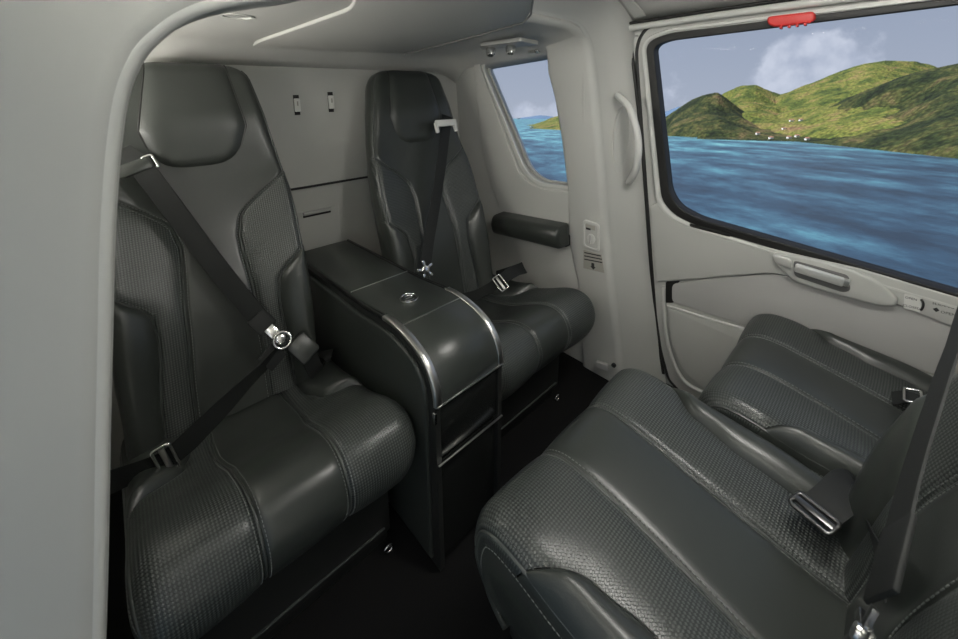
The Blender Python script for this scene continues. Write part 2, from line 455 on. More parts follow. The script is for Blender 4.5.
def ceiling():
    """aft headliner: rises gently forward, rolls down to bulkhead and side wall"""
    rows = []
    for i in range(25):
        y = lerp(.80, 1.56, i / 24); r = []
        for j in range(41):
            x = lerp(-.25, 1.36, j / 40)
            z = 1.345 + .085 * (1.42 - y)
            if y > 1.43: z -= .07 * ((y - 1.43) / .13) ** 2.2
            if x > 1.17: z -= .055 * ((x - 1.17) / .17) ** 2.0
            if x < .15: z -= .10 * ((.15 - x) / .3) ** 2.0
            r.append(Vector((x, y, z)))
        rows.append(r)
    o = grid_mesh('ceiling', rows, M['headliner']); o.modifiers.new('thick', 'SOLIDIFY').thickness = .02; o.modifiers['thick'].offset = 1
    struct(o, 'grey headliner over the rear seats', 'ceiling')
    # dropped centre panel
    n = Vector((0, -.085, -1)).normalized(); pl = Plane((0, 1.42, 1.33), n, Vector((0, -1, 0)))
    pts = [pl.px(249, 51), pl.px(258, 45), pl.px(300, 31), pl.px(349, 14), pl.px(354, 8), pl.px(357, -8), pl.px(535, -8), pl.px(532, 12), pl.px(526, 23), pl.px(470, 39), pl.px(405, 55)]
    panel('centre_panel', pl, round_poly(pts, [.0, .02, .01, .03, .02, .01, .01, .02, .04, .01, .01]), [], -.02, -.006, M['headliner'], o, bev=.004)
    tube('panel_joint', [pl.P(405, 55, -.004), pl.P(470, 39, -.004), pl.P(524, 24, -.004), pl.P(531, 16, -.004), pl.P(533.5, -2, -.004)], .003, M['recess'], o, seg=6)
    # small oval ceiling lamp bezel
    t = empty('reading_light', pl.P(237, 15.5)); tag(t, 'flat oval reading light flush in the headliner above the belted rear seat', 'light')
    c = on_z(237, 15.5, 1.335 + .085 * (1.42 - .8)); c = on_z(237, 15.5, 1.37)
    pl2 = Plane(c, n, Vector((0, -1, 0)))
    ring = [Vector((.034 * math.cos(a * pi / 16), .022 * math.sin(a * pi / 16))) for a in range(32)]
    t.location = c; t.matrix_basis = Matrix.Translation(c)
    panel('bezel', pl2, [p * 1.15 for p in ring], [[p * .85 for p in ring]], -.012, .004, M['trim_light'], t, bev=.003)
    panel('lens', pl2, [p * .87 for p in ring], [], -.012, .001, M['trim_mid'], t, bev=.001)
    # forward roof
    rows = []
    for i in range(9):
        y = lerp(-1.02, .82, i / 8); r = []
        for j in range(25):
            x = lerp(-.15, 1.44, j / 24); z = 1.53
            if x > 1.15: z -= .11 * ((x - 1.15) / .29) ** 2
            if x < .1: z -= .10 * ((.1 - x) / .25) ** 2
            r.append(Vector((x, y, z)))
        rows.append(r)
    f = grid_mesh('roof_lining', rows, M['headliner'], o); f.modifiers.new('thick', 'SOLIDIFY').thickness = .03; f.modifiers['thick'].offset = 1
    pr = Plane((1.36, .7, 1.474), (-.45, 0, -.89), Vector((0, 1, 0))); P = pr.px
    panel('roof_trim', pr, round_poly([P(617, -8), P(636.5, 19), P(650, 17), P(627, -8)], .004), [], -.006, .008, M['trim_light'], o, bev=.003)
ceiling()

def near_frame():
    """aft edge of the open door on the camera's side: a flat grey frame with a rounded arch"""
    P = FRAME.px
    edge = [P(104, 760), P(106, 690), P(108, 639), P(110, 560), P(112, 450), P(114.5, 350), P(117, 250), P(121, 180), P(125.5, 135), P(131, 101), P(139, 76), P(151, 54), P(168, 37), P(190, 21), P(222, 8), P(262, 0), P(300, -5), P(345, -14)]
    e = [Vector((p.x, p.y, 0)) for p in edge]; e = [Vector((p.x, p.y)) for p in catmull(e, 4)]
    b = e[0]; e[0] = Vector((b.x, b.y))
    low = Vector((e[0].x - .02, 0)); 
    outer = [Vector((-.45, 0.0)), low] + e + [Vector((.40, 1.395)), Vector((.60, 1.43)), Vector((.78, 1.485)), Vector((.84, 1.55)), Vector((-.45, 1.55))]
    o = panel('trim_2', FRAME, outer, [], -.13, 0, M['trim'], bev=.028, res=5)
    struct(o, 'broad plain grey door frame with a rounded arched edge beside the belted rear seat', 'door frame')
    tube('edge_highlight', [FRAME.pt(p.x - .012, p.y + .005, -.0135) for p in e], .010, M['trim_light'], o, seg=10)  # paler inlaid tube stands for the highlight along the rounded edge
    w = box('wall_left', (-.24, 1.16, .77), (.04, .92, 1.54), M['trim'], bev=.004)
    struct(w, 'grey side wall lining beside the belted rear seat', 'wall')
near_frame()

def light_block_wall():  # unseen partition, added to keep light from ahead off the near door frame
    o = box('wall_light_block', (.65, -1.0, .76), (1.8, .04, 1.56), M['trim_mid'], bev=.004)
    struct(o, 'unseen grey partition added to block light behind the rear-facing seats', 'wall')
light_block_wall()

def fill_panels():  # unseen emissive panel, added to brighten the cabin from above
    """added fill light, out of view in the forward roof lining"""
    em = bpy.data.materials.new('fill_panel_emitter'); em.use_nodes = True
    b = em.node_tree.nodes['Principled BSDF']; b.inputs['Base Color'].default_value = (.9, .9, .88, 1)
    b.inputs['Emission Color'].default_value = (1, .97, .91, 1); b.inputs['Emission Strength'].default_value = 32
    for (x, y, lab) in ((.75, .05, 'added rectangular fill-light panel in the roof lining above the rear-facing seats'),):
        t = empty('fill_panel', (x, y, 1.53)); tag(t, lab, 'light')
        box('fill_frame', (x, y, 1.522), (.20, .40, .020), M['trim_light'], t, bev=.006)
        box('fill_face', (x, y, 1.508), (.16, .35, .016), em, t, bev=.005)
fill_panels()
def fill_strips():  # glowing strips added out of view to lift ceiling and rear cabin
    """added fill-light strips, out of view on the open-door side: one over the door opening, one beside the rear seat"""
    def em_mat(k):
        em = bpy.data.materials.new('fill_strip_emitter'); em.use_nodes = True
        b = em.node_tree.nodes['Principled BSDF']; b.inputs['Base Color'].default_value = (.9, .9, .88, 1)
        b.inputs['Emission Color'].default_value = (1, .965, .90, 1); b.inputs['Emission Strength'].default_value = k
        return em
    for (x, y0, y1, z, tilt, k, lab) in ((-.10, -.75, .40, 1.425, 50, 52, 'long added fill-light strip over the open doorway'), (-.19, .80, 1.42, 1.14, 50, 56, 'added fill-light strip on the side wall beside the belted rear seat')):
        t = empty('fill_strip', (x, (y0 + y1) / 2, z)); tag(t, lab, 'light', 'added fill-light strips')
        a = math.radians(tilt); rot = Matrix.Rotation(-a, 3, 'Y')
        n = rot @ Vector((1, 0, 0))
        box('housing', Vector((x, (y0 + y1) / 2, z)), (.03, y1 - y0 + .03, .055), M['trim_light'], t, bev=.006, rot=rot)
        box('fill_face', Vector((x, (y0 + y1) / 2, z)) + n * .014, (.012, y1 - y0, .040), em_mat(k), t, bev=.004, rot=rot)
fill_strips()

# ================================================================== sliding door
def door():
    P = DOOR.px
    # fixed surround: sill, header and flange around the door
    seam_o = [P(628.5, 31), P(634, 75), P(640, 130), P(645, 190), P(649, 250), P(654, 310), P(658, 345), P(664, 378), P(680, 410), P(700, 430)]
    hole = round_poly([P(640, 24), P(639, 95), P(648, 220), P(657, 330), P(672, 395), Vector((1.2, .0)), Vector((1.2, 1.44))], [.07, .02, .02, .05, .16, .0, .0], 8)
    fl = [Vector((-.72, -.02)), Vector((-.72, 1.45)), Vector((1.25, 1.45)), Vector((1.25, -.02))]
    dx = lambda y, z: DOOR.uv((door_x(z), y, z))
    fl = [dx(.56, -.02), dx(.74, 1.45), dx(-1.3, 1.50), dx(-1.3, -.02)]
    top = [P(641, 27), P(660, 21), P(700, 15), P(770, 6), P(860, -6), P(1000, -26)]
    left = [P(636, 50), P(637, 72), P(640, 110), P(645, 180), P(650, 250), P(655, 315), P(660, 350), P(668, 380), P(684, 397), P(720, 408)]
    hr = DOOR.uv((door_x(.03), -1.1, .03)); ht = DOOR.uv((door_x(1.42), -1.1, 1.44))
    loop = [P(646, 28), P(639, 38)] + left + [Vector((hr.x, P(720, 408).y))] + [Vector((ht.x, ht.y))] + [P(860, -6), P(770, 6), P(700, 15), P(660, 22)]
    loop = round_poly(loop, .02, 4)
    s = panel('wall_front', DOOR, [Vector((p.x, p.y)) for p in fl], [loop], -.05, -.012, M['trim'], bev=.003)
    struct(s, 'grey fixed surround of the sliding door with header rail', 'wall')
    # hinge plate with screw on the flange
    c = P(637.5, 36)
    hp = panel('corner_plate', DOOR, round_poly([P(631.5, 45), P(634, 33), P(640.5, 31), P(634.5, 62), P(632.5, 62)], .01), [], -.012, -.008, M['trim_light'], s, bev=.001)
    V, F = tube_geo([DOOR.P(636, 36, -.010), DOOR.P(636, 36, -.004)], .005, seg=12); mesh('screw', V, F, M['satin'], s)
    # header rail along the roof edge
    hd = [DOOR.P(629, 28.5, .012), DOOR.P(700, 18, .012), DOOR.P(770, 8.5, .012), DOOR.P(860, -3, .012), DOOR.P(1000, -20, .012)]
    tube('header_rail', hd, .011, M['trim_light'], s, seg=10)
    hd2 = [p + Vector((0, 0, .016)) + DOOR.n * .005 for p in hd]
    tube('header_seal', hd2, .005, M['black'], s, seg=8)
    tube('pillar_seal', catmull([DOOR.P(*q, -.004) for q in ((628.5, 30), (634, 75), (640, 130), (645, 190), (649.5, 255), (654, 312), (658, 347), (663, 374))], 4), .006, M['black'], s)

    d = panel('door_1', DOOR, round_poly(loop, 0.0), [round_poly([P(651.5, 39), P(667, 196), P(676, 215), P(700, 227), Vector((DOOR.uv((1.4, -.62, .7)).x, P(958, 289).y - .07)), Vector((DOOR.uv((1.4, -.62, .7)).x, P(958, 0).y)), P(958, 2), P(672, 33)], [.045, .05, .04, .02, .08, .08, .0, .05], 8)], -.045, -.004, M['trim'], bev=.006)
    struct(d, 'grey sliding cabin door with a large window and chrome handle', 'door')
    tube('door_seal', [DOOR.pt(p.x, p.y, -.006) for p in loop], .0065, M['black'], d, closed=True)
    xr = DOOR.uv((1.4, -.62, .7)).x
    br = lambda v: Vector((xr, P(958, v).y - .07))
    # window: raised rim, thin groove, black gasket, pane
    def wloop(o, r=.05):
        return round_poly([P(654 - o, 47 - o * .55), P(670 - o, 192 + o), P(679 - o * .5, 207 + o), P(700, 218.5 + o), br(281.5 + o), Vector((xr + o * .002, P(958, 5 - o).y)), P(958, 5 - o), P(668, 41 - o)], [r, .06, .04, .03, .06, .06, 0, .05], 8)
    w = empty('window_2', DOOR.P(800, 150, -.02))
    struct(w, 'large sliding door window with black rubber gasket', 'window')
    panel('rim', DOOR, wloop(13, .07), [wloop(8.5)], -.010, .014, M['trim_light'], w, bev=.010, res=4)
    panel('groove', DOOR, wloop(9), [wloop(7)], -.004, .006, M['trim_mid'], w, bev=.001)
    panel('gasket', DOOR, wloop(7.8), [wloop(0)], -.035, .008, M['black'], w, bev=.003)
    panel('pane', DOOR, wloop(1), [], -.024, -.020, M['glass'], w, bev=.0005)
    # red emergency pull at the top of the window
    t = empty('emergency_handle', DOOR.P(793, 20, .01)); tag(t, 'red emergency release grip at the top edge of the door window', 'handle')
    panel('grip', DOOR, round_poly([P(769, 17), P(770, 25), P(778, 27.5), P(813, 23), P(817, 19.5), P(816, 11.5)], .01), [], .006, .030, M['red'], t, bev=.006)
    for k in range(4):
        u = 783 + k * 8
        box('rib', DOOR.P(u, 27 - k * 1.1, .020), (.016, .006, .012), M['red'], t, bev=.002)

    # lower lining: upper field is proud of the recessed lower field
    up = round_poly([P(657.5, 281), P(668, 280), P(700, 277.5), P(772, 271.5), P(793, 275.5), P(899, 303), P(958, 327.5), P(1040, 352),
                     Vector((P(1040, 352).x, P(1040, 305).y)), P(1040, 318), P(958, 296), P(860, 267), P(720, 236), P(694, 228), P(672, 217), P(662, 200), P(651, 205)],
                    [.01, .01, .02, .03, .02, .01, .01, .0, .0, .0, .01, .01, .02, .03, .03, .02, .01], 5)
    panel('upper_lining', DOOR, up, [], -.006, .012, M['trim'], d, bev=.005)
    lo = round_poly([P(668.5, 306), P(672, 342), P(684, 372), P(712, 391), P(800, 411), P(1040, 470), P(1040, 402), P(753, 330.5)], [.01, .05, .05, .05, .02, .01, .01, .02], 6)
    panel('map_pocket', DOOR, lo, [], -.006, .012, M['trim'], d, bev=.006)
    tube('pocket_edge', [DOOR.P(668.5, 304.5, .010), DOOR.P(710, 317.5, .010), DOOR.P(753, 330, .010), DOOR.P(900, 369, .010), DOOR.P(1000, 394, .010)], .005, M['trim_light'], d)
    tube('pocket_rim', catmull([DOOR.P(*q, .004) for q in ((664, 286), (664.5, 310), (668, 342), (680, 374), (700, 390), (760, 408))], 5), .007, M['trim_light'], d)
    panel('storage_notch', DOOR, round_poly([P(665.5, 282), P(665.5, 303), P(673.5, 303), P(673.5, 288), P(680, 281)], .006), [], -.006, -.001, M['black'], d, bev=.001)
    field = round_poly([P(672, 284), P(700, 279), P(772, 273), P(793, 277), P(899, 305), P(1040, 354), P(1040, 400), P(753, 328), P(672, 302)], [.02, .01, .02, .02, .01, 0, 0, .01, .02], 5)
    panel('middle_field', DOOR, field, [], -.006, .003, M['trim_mid'], d, bev=.004)
    # door vent slot under the window
    panel('slot', DOOR, round_poly([P(691, 222.5), P(731, 233), P(731, 235.5), P(691, 225.5)], .003), [], .010, .0135, M['black'], d, bev=.0005)
    # handle housing, teardrop
    tear = round_poly([P(773, 251), P(800, 253), P(852, 266), P(880, 279), P(899, 296), P(897, 303), P(880, 303), P(835, 291), P(795, 279), P(778, 262)], [.015, .03, .03, .03, .02, .012, .02, .03, .02, .02], 6)
    h = panel('handle_housing', DOOR, tear, [], .006, .024, M['trim'], d, bev=.008)
    panel('recess_shade', DOOR, round_poly([P(795, 257), P(850, 272), P(851.5, 287), P(844, 289), P(796, 273)], .012), [], .022, .0255, M['recess'], h, bev=.001)  # flat dark patch paints the shade inside the handle hollow
    panel('flap', DOOR, round_poly([P(774, 250.5), P(793, 256), P(794, 265), P(778, 260)], .008), [], .022, .032, M['silver'], h, bev=.003)
    b0 = DOOR.P(797, 262.5, .036); b1 = DOOR.P(846, 277.5, .036)
    ax = (b1 - b0).normalized(); rotm = Matrix((ax, DOOR.n, ax.cross(DOOR.n))).transposed()
    box('lever', (b0 + b1) / 2, ((b1 - b0).length, .014, .028), M['silver'], h, bev=.006, rot=rotm)
    box('lever_end', b1 + ax * .004 - DOOR.n * .006, (.014, .022, .020), M['satin'], h, bev=.004, rot=rotm)
    # placards: turn-arrow square and slide arrow with lettering
    sq = [P(904.5, 291.5), P(921.5, 296), P(920, 310.5), P(903.5, 306)]
    pl = panel('turn_placard', DOOR, round_poly(sq, .003), [], .0115, .0128, M['white'], d, bev=.0003)
    an = math.atan2((P(920, 310) - P(904, 306)).y, (P(920, 310) - P(904, 306)).x)
    q = P(911, 296.5); text('lettering', 'OPEN', DOOR, q.x, q.y, .0085, M['ink'], pl, .0130, an)
    q = P(911.5, 304.8); text('lettering', 'CLOSED', DOOR, q.x, q.y, .0085, M['ink'], pl, .0130, an)
    tube('arrow', catmull([DOOR.P(*q, .0125) for q in ((921, 297), (923.2, 301), (922.8, 305), (920.5, 308.5))], 4), [.0012] + [.0028] * 11 + [.0008], M['ink'], pl, seg=6)
    pl2 = panel('slide_placard', DOOR, round_poly([P(931, 299), P(975, 311), P(974, 322), P(930, 310)], .003), [], .0115, .0124, M['trim'], d, bev=.0003)
    c = P(936, 307.5); panel('arrow', DOOR, [P(932.5, 306.5), P(936.5, 305.3), P(939.5, 308.4), P(935.8, 309.7)], [], .0125, .0130, M['ink'], pl2, bev=.0001)
    q = P(943, 303.2); text('lettering', 'SLIDING', DOOR, q.x, q.y, .010, M['ink'], pl2, .0128, an)
    q = P(948, 311.3); text('lettering', 'OPEN', DOOR, q.x, q.y, .010, M['ink'], pl2, .0128, an)
door()

# ------------------------------------------------------------------ things on the pillar and wall
def pillar_pt(u, v, x): return on_x(u, v, x)
def wall_things():
    # grab handle
    t = empty('grab_handle', on_x(624, 140, 1.40)); tag(t, 'pale grey curved grab handle on the pillar next to the sliding door', 'handle')
    pA = on_x(618, 96, 1.375); pB = on_x(629, 182, 1.40)
    mid = on_x(638, 140, 1.345)
    pts = catmull([pA + Vector((.035, .01, 0)), pA, on_x(629.5, 108, 1.350), mid, on_x(636, 168, 1.362), pB, pB + Vector((.035, .01, 0))], 8)
    n = len(pts); rr = [.010 + .003 * math.sin(pi * i / (n - 1)) for i in range(n)]
    V, F = tube_geo(pts, rr, seg=12); mesh('grip', V, F, M['trim_light'], t)
    nrm = Vector((-.55, -.84, 0)).normalized()
    pl = Plane(on_x(621, 141, 1.412), nrm)
    sz = (pA - pB).length
    ov = [Vector((.030 * math.cos(a * pi / 16), sz * .40 * math.sin(a * pi / 16))) for a in range(32)]
    panel('recess_plate', pl, ov, [], -.02, .004, M['trim'], t, bev=.003)
    # switch: oval bezel with turn knob
    pl = Plane(on_x(591.5, 235, 1.356), (-1, -.06, -.05)); P = pl.px
    t = empty('pillar_switch', pl.o); tag(t, 'oval pale switch plate with a turn knob on the pillar above the placard', 'switch')
    ov = round_poly([P(583.5, 219), P(583.5, 246), P(600, 252), P(600, 224)], .016, 6)
    ov2 = round_poly([P(585.3, 222), P(585.3, 245), P(598, 249.5), P(598, 226)], .013, 6)
    panel('bezel', pl, ov, [ov2], -.01, .006, M['trim_light'], t, bev=.003)
    panel('plate', pl, ov2, [], -.01, .003, M['trim'], t, bev=.001)
    panel('tag', pl, [P(586, 223.5), P(586, 228), P(595.5, 230.5), P(595.5, 226)], [], .002, .0038, M['sticker'], t, bev=.0003)
    panel('print', pl, [P(586.5, 227), P(586.5, 229), P(591, 230), P(591, 228.2)], [], .003, .0044, M['ink'], t, bev=.0002)
    c = P(591.8, 238.5); kn = [Vector((c.x + .017 * math.cos(a * pi / 12), c.y + .021 * math.sin(a * pi / 12))) for a in range(24)]
    panel('knob', pl, kn, [], .002, .009, M['trim_light'], t, bev=.003)
    box('knob_ridge', pl.pt(c.x, c.y, .012), (.010, .006, .034), M['trim_mid'], t, bev=.002)
    # placard with arrow
    pl = Plane(on_x(593, 261, 1.3605), (-1, -.06, -.05)); P = pl.px
    t = empty('placard', pl.o); tag(t, 'small grey instruction placard with a black down arrow on the pillar', 'sign')
    panel('plate', pl, [P(583.5, 249.5), P(583.5, 268), P(604.5, 273), P(602, 254.5)], [], 0, .0015, M['sticker'], t, bev=.0004)
    for k, (a, b) in enumerate(((584.5, 601), (584.5, 602), (584.5, 602.5))):
        v0 = 252 + k * 3.3
        panel('print_line', pl, [P(a, v0 - .2), P(a, v0 + .9), P(b, v0 + 5.0 - .6), P(b, v0 + 5 - 1.7)], [], .0012, .0020, M['ink'], t, bev=.0001)
    panel('arrow', pl, [P(591.6, 262.5), P(591.6, 266), P(590.6, 265.8), P(593.5, 269.6), P(595.8, 267.2), P(594.6, 266.8), P(594.4, 263.3)], [], .0012, .0022, M['ink'], t, bev=.0001)
    # floor level latch on the pillar
    t = empty('floor_latch', on_x(602, 365, 1.39)); tag(t, 'small recessed latch low on the pillar near the floor', 'latch')
    pl = Plane(on_x(602, 365, 1.379), (-1, -.06, -.05)); P = pl.px
    panel('plate', pl, round_poly([P(596, 361), P(596, 367), P(608, 371), P(608, 365)], .006), [], -.01, .005, M['trim_mid'], t, bev=.002)
    V, F = tube_geo([pl.P(614, 365, -.002), pl.P(614, 365, .006)], .009, seg=14); mesh('button', V, F, M['base'], t)
    # armrest on the side wall
    a = on_x(501, 222, 1.345); b = on_x(567, 236, 1.33)
    t = empty('armrest', (a + b) / 2); tag(t, 'padded dark leather armrest on the side wall below the small window', 'armrest')
    ax = (b - a).normalized(); side = Vector((-1, 0, 0)); side = (side - ax * side.dot(ax)).normalized(); up = side.cross(ax).normalized()
    if up.z < 0: up = -up
    sec = round_poly([(-.02, -.045), (.062, -.045), (.072, .01), (.055, .045), (-.02, .05)], [.005, .03, .025, .025, .005], 6)
    rows = []
    prof = [(0, .3), (.004, .8), (.015, 1), (.3, 1), (.7, 1), (.975, 1), (.993, .9), (1, .6)]
    for (f, s) in prof: rows.append([a.lerp(b, f) + side * (.02 + (p.x - .02) * s) + up * (p.y * s) for p in sec])
    o = grid_mesh('pad', rows, M['leather'], t, closed=True, sharp=70)
    V = rows[-1]; mesh('pad_end', V, [tuple(range(len(V)))], M['leather'], t)
    box('bracket', b + Vector((.03, .03, -.03)), (.05, .05, .05), M['base'], t, bev=.008)
    # ceiling spot lamps
    c0 = on_z(500, 46.5, 1.352)
    t = empty('spot_lamp_plate', c0); tag(t, 'metal plate with two chrome swivel reading spots above the small window', 'light')
    pl = Plane(c0, (-.12, -.05, -1), Vector((1, 0, 0))); P = pl.px
    panel('plate', pl, round_poly([P(479, 46), P(482, 49.5), P(540, 44.5), P(520, 40.5)], .015), [], -.012, .002, M['satin_dull'], t, bev=.002)
    for (u, v) in ((491, 47.5), (511, 45.5)):
        c = pl.P(u, v, .004)
        prof = [(0, .018), (.006, .020), (.014, .019), (.022, .017), (.028, .015), (.028, .011), (.018, .010)]
        V, F = [], []
        axd = (pl.n + Vector((-.25, -.2, 0))).normalized(); x = axd.orthogonal().normalized(); y = axd.cross(x)
        for (h, r) in prof:
            for k in range(16): V.append(c + axd * h + x * r * math.cos(k * pi / 8) + y * r * math.sin(k * pi / 8))
        for i in range(len(prof) - 1):
            for k in range(16): F.append((i * 16 + k, i * 16 + (k + 1) % 16, i * 16 + 16 + (k + 1) % 16, i * 16 + 16 + k))
        F.append(tuple(range(96, 112)))
        mesh('spot', V, F, M['chrome'], t, sharp=50)
    # small sunshade clip on the window's upper corner
    t = empty('blind_clip', AFT.P(537, 52, .012)); tag(t, 'small metal clip at the upper corner of the aft window', 'clip')
    box('clip_body', AFT.P(537, 51.5, .018), (.02, .05, .014), M['satin'], t, bev=.004)
    V, F = tube_geo([AFT.P(541, 51, .012), AFT.P(541, 51, .034)], .007, seg=12); mesh('clip_knob', V, F, M['chrome'], t)
wall_things()

# ================================================================== seats
class Seat:
    def __init__(s, loc, rz, label, group, hw_c=.25, recline=20.7, front=.0, facing=False, yb=.47, hw_b=1.0, lean=0.0, cdx=0.0, bol=.050):
        s.facing = facing; s.lean = lean; s.cdx = cdx; s.bol = bol
        s.root = empty('passenger_seat', loc, rz); tag(s.root, label, 'seat', group)
        s.MX = s.root.matrix_basis.copy()
        s.hwc = hw_c; s.r = math.radians(recline); s.yb = yb; s.zb = .43; s.hb = hw_b; s.L = .905
        s.d = Vector((0, math.sin(s.r), math.cos(s.r))); s.n = Vector((0, -math.cos(s.r), math.sin(s.r)))
        if facing:   # cushion profile (y from the front edge, z), back -> front -> under
            prof = [(.56, .395), (.44, .417), (.33, .442), (.24, .465), (.15, .485), (.09, .494), (.045, .490), (.012, .465), (-.004, .405), (.004, .355), (.022, .31), (.045, .27)]
        else:
            prof = [(.54, .335), (.43, .345), (.34, .358), (.26, .385), (.18, .427), (.11, .457), (.06, .463), (.022, .447), (-.002, .405), (.0, .36), (.022, .315), (.05, .285)]
        c = catmull([(0, a, b) for a, b in prof], 6); s.prof = c
        s.T = [0]
        for a, b in zip(c, c[1:]): s.T.append(s.T[-1] + (b - a).length)
        s.total = s.T[-1]
    def w(s, p): return s.MX @ p
    # ---- backrest surface
    def hw(s, h):
        v = interp(h, [(0, .232), (.10, .238), (.40, .243), (.50, .238), (.62, .221), (.74, .198), (.84, .175), (1, .145)]) * s.hb
        k = s.L - h
        if k < .07: v -= .07 * (1 - math.sqrt(max(0, 1 - ((.07 - k) / .07) ** 2)))
        return v
    def back(s, x, h, off=0):
        hw = s.hw(h); q = min(1, abs(x) / hw)
        o = .022 * math.exp(-((h - .2) / .16) ** 2) + .030 * smooth((h - .55) / .2) - .015
        o += s.bol * q ** 2.4 * (1 - .85 * smooth((h - .42) / .3))
        r = .034
        e = abs(x) - (hw - r)
        if e > 0: o -= r - math.sqrt(max(0, r * r - min(e, r) ** 2))
        k = s.L - h
        if k < .05: o -= .05 - math.sqrt(max(0, .05 ** 2 - (.05 - k) ** 2))
        return Vector((x + s.lean * (h / s.L - .55), s.yb, s.zb)) + s.d * h + s.n * (o + off)
    # ---- cushion surface
    def prof_at(s, t):
        t = max(0, min(s.total, t))
        for i in range(len(s.T) - 1):
            if t <= s.T[i + 1] + 1e-9:
                f = (t - s.T[i]) / (s.T[i + 1] - s.T[i]); p = s.prof[i].lerp(s.prof[i + 1], f); tg = (s.prof[i + 1] - s.prof[i]).normalized()
                return p, Vector((0, tg.z, -tg.y)) if False else Vector((0, tg.z * 1.0, -tg.y))
        return s.prof[-1], Vector((0, -1, 0))
    def chw(s, t):
        v = s.hwc
        k = (t - (s.total - .20)) / .20
        if k > 0: v -= .018 * k * k
        return v
    def cush(s, x, t, off=0):
        p, nn = s.prof_at(t)
        if nn.z < 0 and t < s.total * .5: nn = -nn
        hw = s.chw(t); q = min(1, abs(x) / hw)
        back = 1 - smooth((t - .20) / .2)
        o = (.006 + .028 * back) * q ** 2.0
        r = .042; e = abs(x) - (hw - r)
        if e > 0: o -= r - math.sqrt(max(0, r * r - min(e, r) ** 2))
        return Vector((x + s.cdx, 0, 0)) + p + nn * (o + off)
    def strip(s, name, surf, t0, t1, fl, fr, nr, nc, m, crown, gl=1, gr=1, g=.007, parent=None, pw=2.5, tp=0):
        rows = []; uv = []
        for i in range(nr + 1):
            t = lerp(t0, t1, i / nr); a, b = fl(t), fr(t); r = []
            wd = max(1e-6, abs(b - a))
            for j in range(nc + 1):
                tau = .5 - .5 * math.cos(pi * j / nc)
                x = lerp(a, b, tau)
                dl = tau * wd; dr = (1 - tau) * wd
                gw = .014
                gr_ = 0
                if gl and dl < gw: gr_ += (1 - dl / gw) ** 2
                if gr and dr < gw: gr_ += (1 - dr / gw) ** 2
                cr = crown * (1 - abs(2 * tau - 1) ** pw) * min(1, wd / .05)
                if tp: cr *= 1 - (1 - min(1, (t - t0) / tp)) ** 3
                r.append(s.w(surf(x, t, cr - g * min(1, gr_) * min(1, wd / .03)))); uv.append((x, t))
            rows.append(r)
        V = [p for r in rows for p in r]; nc1 = nc + 1; F = []
        for i in range(nr):
            for j in range(nc): F.append((i * nc1 + j, i * nc1 + j + 1, (i + 1) * nc1 + j + 1, (i + 1) * nc1 + j))
        inv = s.MX.inverted()
        me = bpy.data.meshes.new(name); me.from_pydata([tuple(inv @ v) for v in V], [], F); me.update()
        l = me.uv_layers.new(name='UVMap')
        for lp in me.loops: l.data[lp.index].uv = uv[lp.vertex_index]
        o = link(name, me, M[m], parent or s.root)
        # normals must look away from the foam
        bm = bmesh.new(); bm.from_mesh(me); bmesh.ops.recalc_face_normals(bm, faces=bm.faces)
        bm.faces.ensure_lookup_table()
        c = bm.faces[len(bm.faces) // 2]
        ref = (s.back(0, .3, 1) - s.back(0, .3, 0)) if surf == s.back else Vector((0, -.6, 1))
        if c.normal.dot(ref) < 0: bmesh.ops.reverse_faces(bm, faces=bm.faces)
        bm.to_mesh(me); bm.free()
        return o
    def seam(s, name, surf, fx, t0, t1, n=60, off=-.0035, r=.0024, parent=None, stitch=True):
        pts = [s.w(surf(fx(lerp(t0, t1, i / n)), lerp(t0, t1, i / n), off)) for i in range(n + 1)]
        o = tube(name, pts, r, M['seam'], parent or s.root, seg=6)
        if stitch:
            geo = []
            for sd in (-1, 1):
                acc = 0; path = [s.w(surf(fx(lerp(t0, t1, i / (n * 3))) + sd * .0075, lerp(t0, t1, i / (n * 3)), .0006)) for i in range(n * 3 + 1)]
                L = [0]
                for a, b in zip(path, path[1:]): L.append(L[-1] + (b - a).length)
                pos = 0.0; k = 0
                def at(d):
                    for i in range(len(L) - 1):
                        if d <= L[i + 1]: return path[i].lerp(path[i + 1], (d - L[i]) / max(1e-9, L[i + 1] - L[i]))
                    return path[-1]
                while pos + .005 < L[-1]:
                    geo.append(tube_geo([at(pos), at(pos + .0048)], .0008, seg=4)); pos += .0078
            V, F = join_geo(geo)
            q = mesh('stitching', V, F, M['thread'], o, recalc=False, smooth=False); q['kind'] = 'stuff'
        return o
    def build(s):
        R = s.root; L = s.L; hw = s.hw
        # ---------- backrest panels
        sc = lambda h: min(hw(h), sinterp(h, [(0, .086), (.20, .080), (.38, .070), (.42, .078), (.585, .235), (.63, .40)]))
        so = lambda h: min(hw(h), sinterp(h, [(0, .150), (.17, .140), (.22, .146), (.34, .243), (.36, .40)]))
        eps = .0005
        def top_of(f):
            h = 0
            while h < L and f(h) < hw(h) - 1e-6: h += .002
            return h
        hc, ho = top_of(sc), top_of(so)
        for part, h0, h1, a, b, m, cr in (('centre_panel', -.08, L, lambda h: -sc(h), sc, 'leather', .004),):
            s.strip(part, s.back, h0, L - .0005, a, b, 90, 26, m, cr, g=.007)
